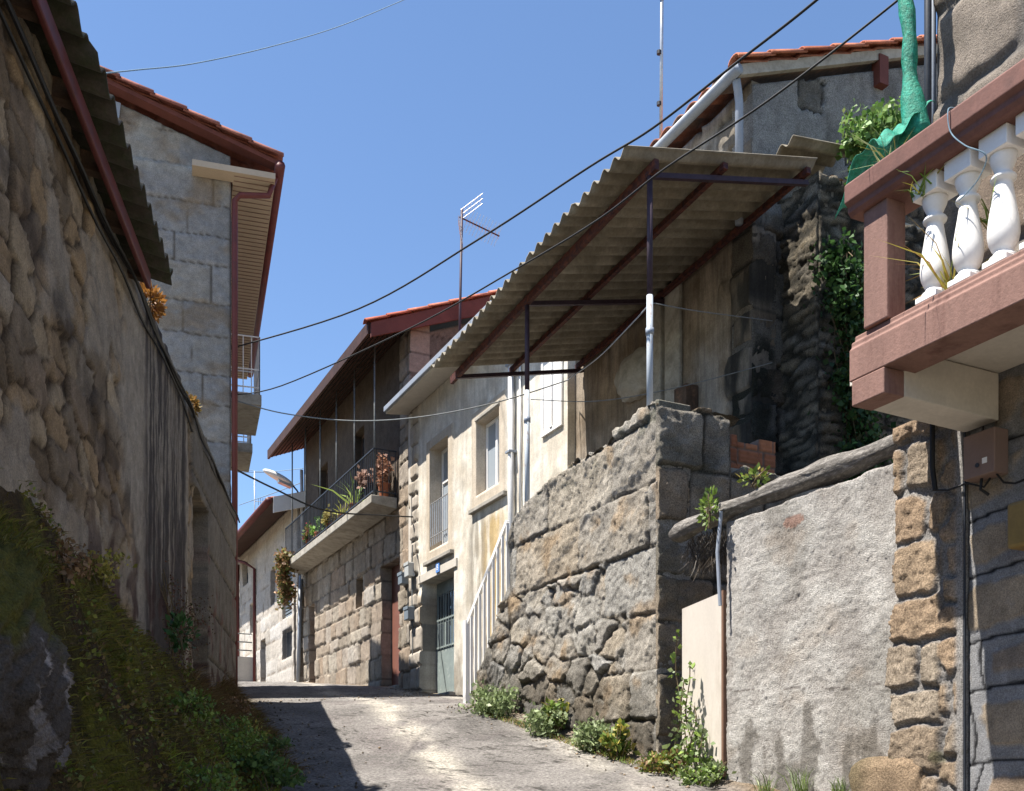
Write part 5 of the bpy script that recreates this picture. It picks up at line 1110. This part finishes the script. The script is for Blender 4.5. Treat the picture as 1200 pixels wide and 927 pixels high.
# ================================================================== ANTENNAS
def antenna(name, base, top, label, yagi=True, tilt=0, dirv=(1, .2, -.25), scale=1.):
    t = thing(name, base, label, 'antenna')
    b = Vector(base); tp = Vector(top); MB().tube([b, tp], .02*scale, 8).build('mast', M['purple'] if yagi else M['metal_lt'], t, smooth=True)
    if yagi:
        d = Vector(dirv).normalized(); sd = Vector((.15, 1, .1)); sd = (sd-d*sd.dot(d)).normalized(); up = d.cross(sd)
        bmx = MB(); p0 = tp-Vector((0, 0, .18)); p1 = p0+d*.62*scale; bmx.bar(p0-d*.05, p1, .02).build('boom', M['rust'], t)
        e = MB()
        for k in range(11): c = p0+d*(.08+.052*k)*scale; w = .17*scale; e.tube([c-up*w, c+up*w], .0045, 5); e.tube([c-sd*w, c+sd*w], .0045, 5)
        e.build('elements', M['metal_lt'], t)
        rf = MB()
        for sg in (1, -1):
            for k in range(7):
                c = p0-d*.04+up*sg*(.06+.05*k)*scale-d*(-.03*k)*scale; rf.tube([c-sd*.2*scale, c+sd*.2*scale], .004, 5)
            for w in (-.2, 0, .2): a = p0-d*.04+up*sg*.04*scale+sd*w*scale; rf.tube([a, a+up*sg*.34*scale+d*.21*scale], .006, 5)
        rf.build('reflector', M['metal_lt'], t)
    return t
antenna('tv_antenna', W(10.1, -.85, 7.3), W(10.05, -.9, 10.85), 'television antenna on a thin mast above the wooden eaved house roof', dirv=(.9, .1, -.38), scale=1.25)
t = antenna('antenna_mast', W(2.2, -.05, 7.2), (2.665-.44*2.2+.045+.02, 11.98, 10.4), 'tall jointed pale antenna mast rising beside the grey gutter', yagi=False)
mm = MB()
for z in (7.9, 8.5, 9.2, 9.8): mm.tube([(1.72, 11.98, z), (1.72, 11.98, z+.04)], .028, 8)
mm.tube([(1.735, 11.98, 9.12), (1.95, 11.9, 9.22)], .008, 5); mm.build('mast_joint', M['metal_dk'], t)
t = antenna('antenna_mast', (-9.3, 37, 8.0), (-9.3, 37, 11.2), 'distant thin aerial over the red roofs at the end of the lane', yagi=False)
mm = MB(); mm.tube([(-9.3, 37, 10.1), (-8.7, 36.8, 10.0)], .012, 5)
for k in range(6): mm.tube([(-9.15+k*.08, 36.95, 9.95), (-9.15+k*.08, 36.95, 10.2)], .008, 4)
mm.tube([(-9.9, 37, 11.15), (-8.7, 37, 11.15)], .01, 4); mm.build('elements', M['metal_dk'], t)

# ================================================================== WIRES (real cables hung between points of the place)
def at(px, py, D): return ((px-600)/1200*D, D, (915-py)/1200*D)
def wire(ctrl, r, label, mat='black', n=60, name='overhead_cable', grp='overhead cables across the lane'):
    c = [Vector(at(*p)) for p in ctrl]; pts = []
    # Catmull-Rom through the control points
    for i in range(len(c)-1):
        p0, p1, p2, p3 = c[max(i-1, 0)], c[i], c[i+1], c[min(i+2, len(c)-1)]
        m = n//(len(c)-1)
        for k in range(m+(i == len(c)-2)):
            t = k/m; pts.append(.5*((2*p1)+(p2-p0)*t+(2*p0-5*p1+4*p2-p3)*t*t+(3*p1-p0-3*p2+p3)*t**3))
    return props(MB().tube(pts, r, 6).build(name, M[mat], smooth=True), label, 'cable', grp)
wire([(272, 408, 14.2), (420, 362, 11.8), (560, 281, 10), (690, 196, 8.8), (765, 150, 8.2), (860, 76, 7.3), (957, 0, 6.6), (1100, -125, 5.9)], .0095, 'thick black cable highest across the sky from the left house to the upper right')
wire([(272, 463, 14.2), (330, 452, 12.8), (480, 385, 10.6), (600, 318, 9.2), (700, 258, 8.2), (780, 197, 7.5), (900, 118, 6.8), (1050, 2, 6.2), (1120, -60, 5.9)], .0075, 'black twisted cable passing in front of the corrugated canopy')
wire([(272, 468, 14.2), (330, 484, 14.2), (410, 493, 14), (490, 489, 13.7), (580, 472, 13.4), (664, 446, 13.8)], .008, 'sagging grey cable from the left house to the cream house corner', 'wiregrey')
wire([(664, 446, 13.8), (700, 420, 11.8), (735, 385, 10.2), (761, 357, 9.05)], .007, 'pale cable rising from the cream house corner to the near canopy post', 'zinc')
wire([(622, 468, 11.2), (700, 470, 11), (790, 455, 10.6), (905, 425, 10.4)], .0045, 'thin wire crossing the shaded plaster under the canopy', 'wiregrey')
wire([(764, 355, 9.05), (820, 365, 9.6), (905, 376, 10.4)], .0045, 'thin wire from the near canopy post to the old gable', 'wiregrey')
wire([(272, 548, 14.2), (320, 572, 16), (380, 598, 17), (450, 604, 18.5), (490, 606, 19.3)], .014, 'black cable from the left house dipping in front of the iron balcony')
wire([(110, 87, 8), (160, 82, 9.5), (230, 74, 11), (320, 54, 13), (400, 30, 15), (480, -3, 17)], .006, 'thin blue grey wire crossing the top left of the sky', 'wireblue')
wire([(280, 592, 34), (320, 578, 30), (352, 566, 27)], .012, 'faint wire behind the street lamp over the far roofs', 'wireblue')
wire([(284, 549, 34), (310, 553, 33), (355, 549, 27)], .010, 'faint wire running level with the top of the street lamp', 'wireblue')
for i, (px, py) in enumerate(((274, 407), (274, 463))):
    c = at(px, py, 14.05); props(MB().lathe((c[0], c[1], c[2]-.05), [(.015, 0), (.035, .02), (.035, .07), (.015, .1)], 10).build('insulator', M['black']), ['upper black cable clamp on the corner of the left granite house', 'lower black cable clamp on the corner of the left granite house'][i], 'cable clamp', 'cable clamps on the left house corner')

# ================================================================== LIGHT, SKY, CAMERA
EL = D2R(66); dl = D2R(11)
hx = math.cos(dl)*-.898+math.sin(dl)*-.44; hy = math.cos(dl)*-.44+math.sin(dl)*.898
S = Vector((hx*math.cos(EL), hy*math.cos(EL), math.sin(EL))).normalized()
sun = bpy.data.lights.new('sun', 'SUN'); sun.energy = 5.0; sun.angle = D2R(.53); sun.color = (1, .95, .87)
so = bpy.data.objects.new('sun', sun); COL.objects.link(so); so.rotation_euler = (-S).to_track_quat('-Z', 'Y').to_euler(); so.location = (0, 0, 30)
wd = bpy.data.worlds.new('World'); scene.world = wd; wd.use_nodes = True; nt = wd.node_tree
sk = nt.nodes.new('ShaderNodeTexSky'); sk.sky_type = 'NISHITA'; sk.sun_disc = False; sk.sun_elevation = EL; sk.sun_rotation = math.atan2(hx, hy); sk.altitude = 300
sk.air_density = 1.0; sk.dust_density = .1; sk.ozone_density = 5
bg = nt.nodes['Background']; nt.links.new(sk.outputs[0], bg.inputs[0]); bg.inputs[1].default_value = .085
cam = bpy.data.cameras.new('camera'); cam.sensor_width = 36; cam.lens = 36; cam.shift_y = (915-463.5)/1200; cam.clip_end = 3000; cam.clip_start = .05
co_ = bpy.data.objects.new('camera', cam); COL.objects.link(co_); co_.location = (0, 0, 0); co_.rotation_euler = (math.pi/2, 0, 0); scene.camera = co_
scene.view_settings.view_transform = 'Standard'; scene.view_settings.look = 'None'; scene.view_settings.exposure = 1.35; scene.view_settings.gamma = 1
scene.cycles.max_bounces = 6; scene.cycles.diffuse_bounces = 3
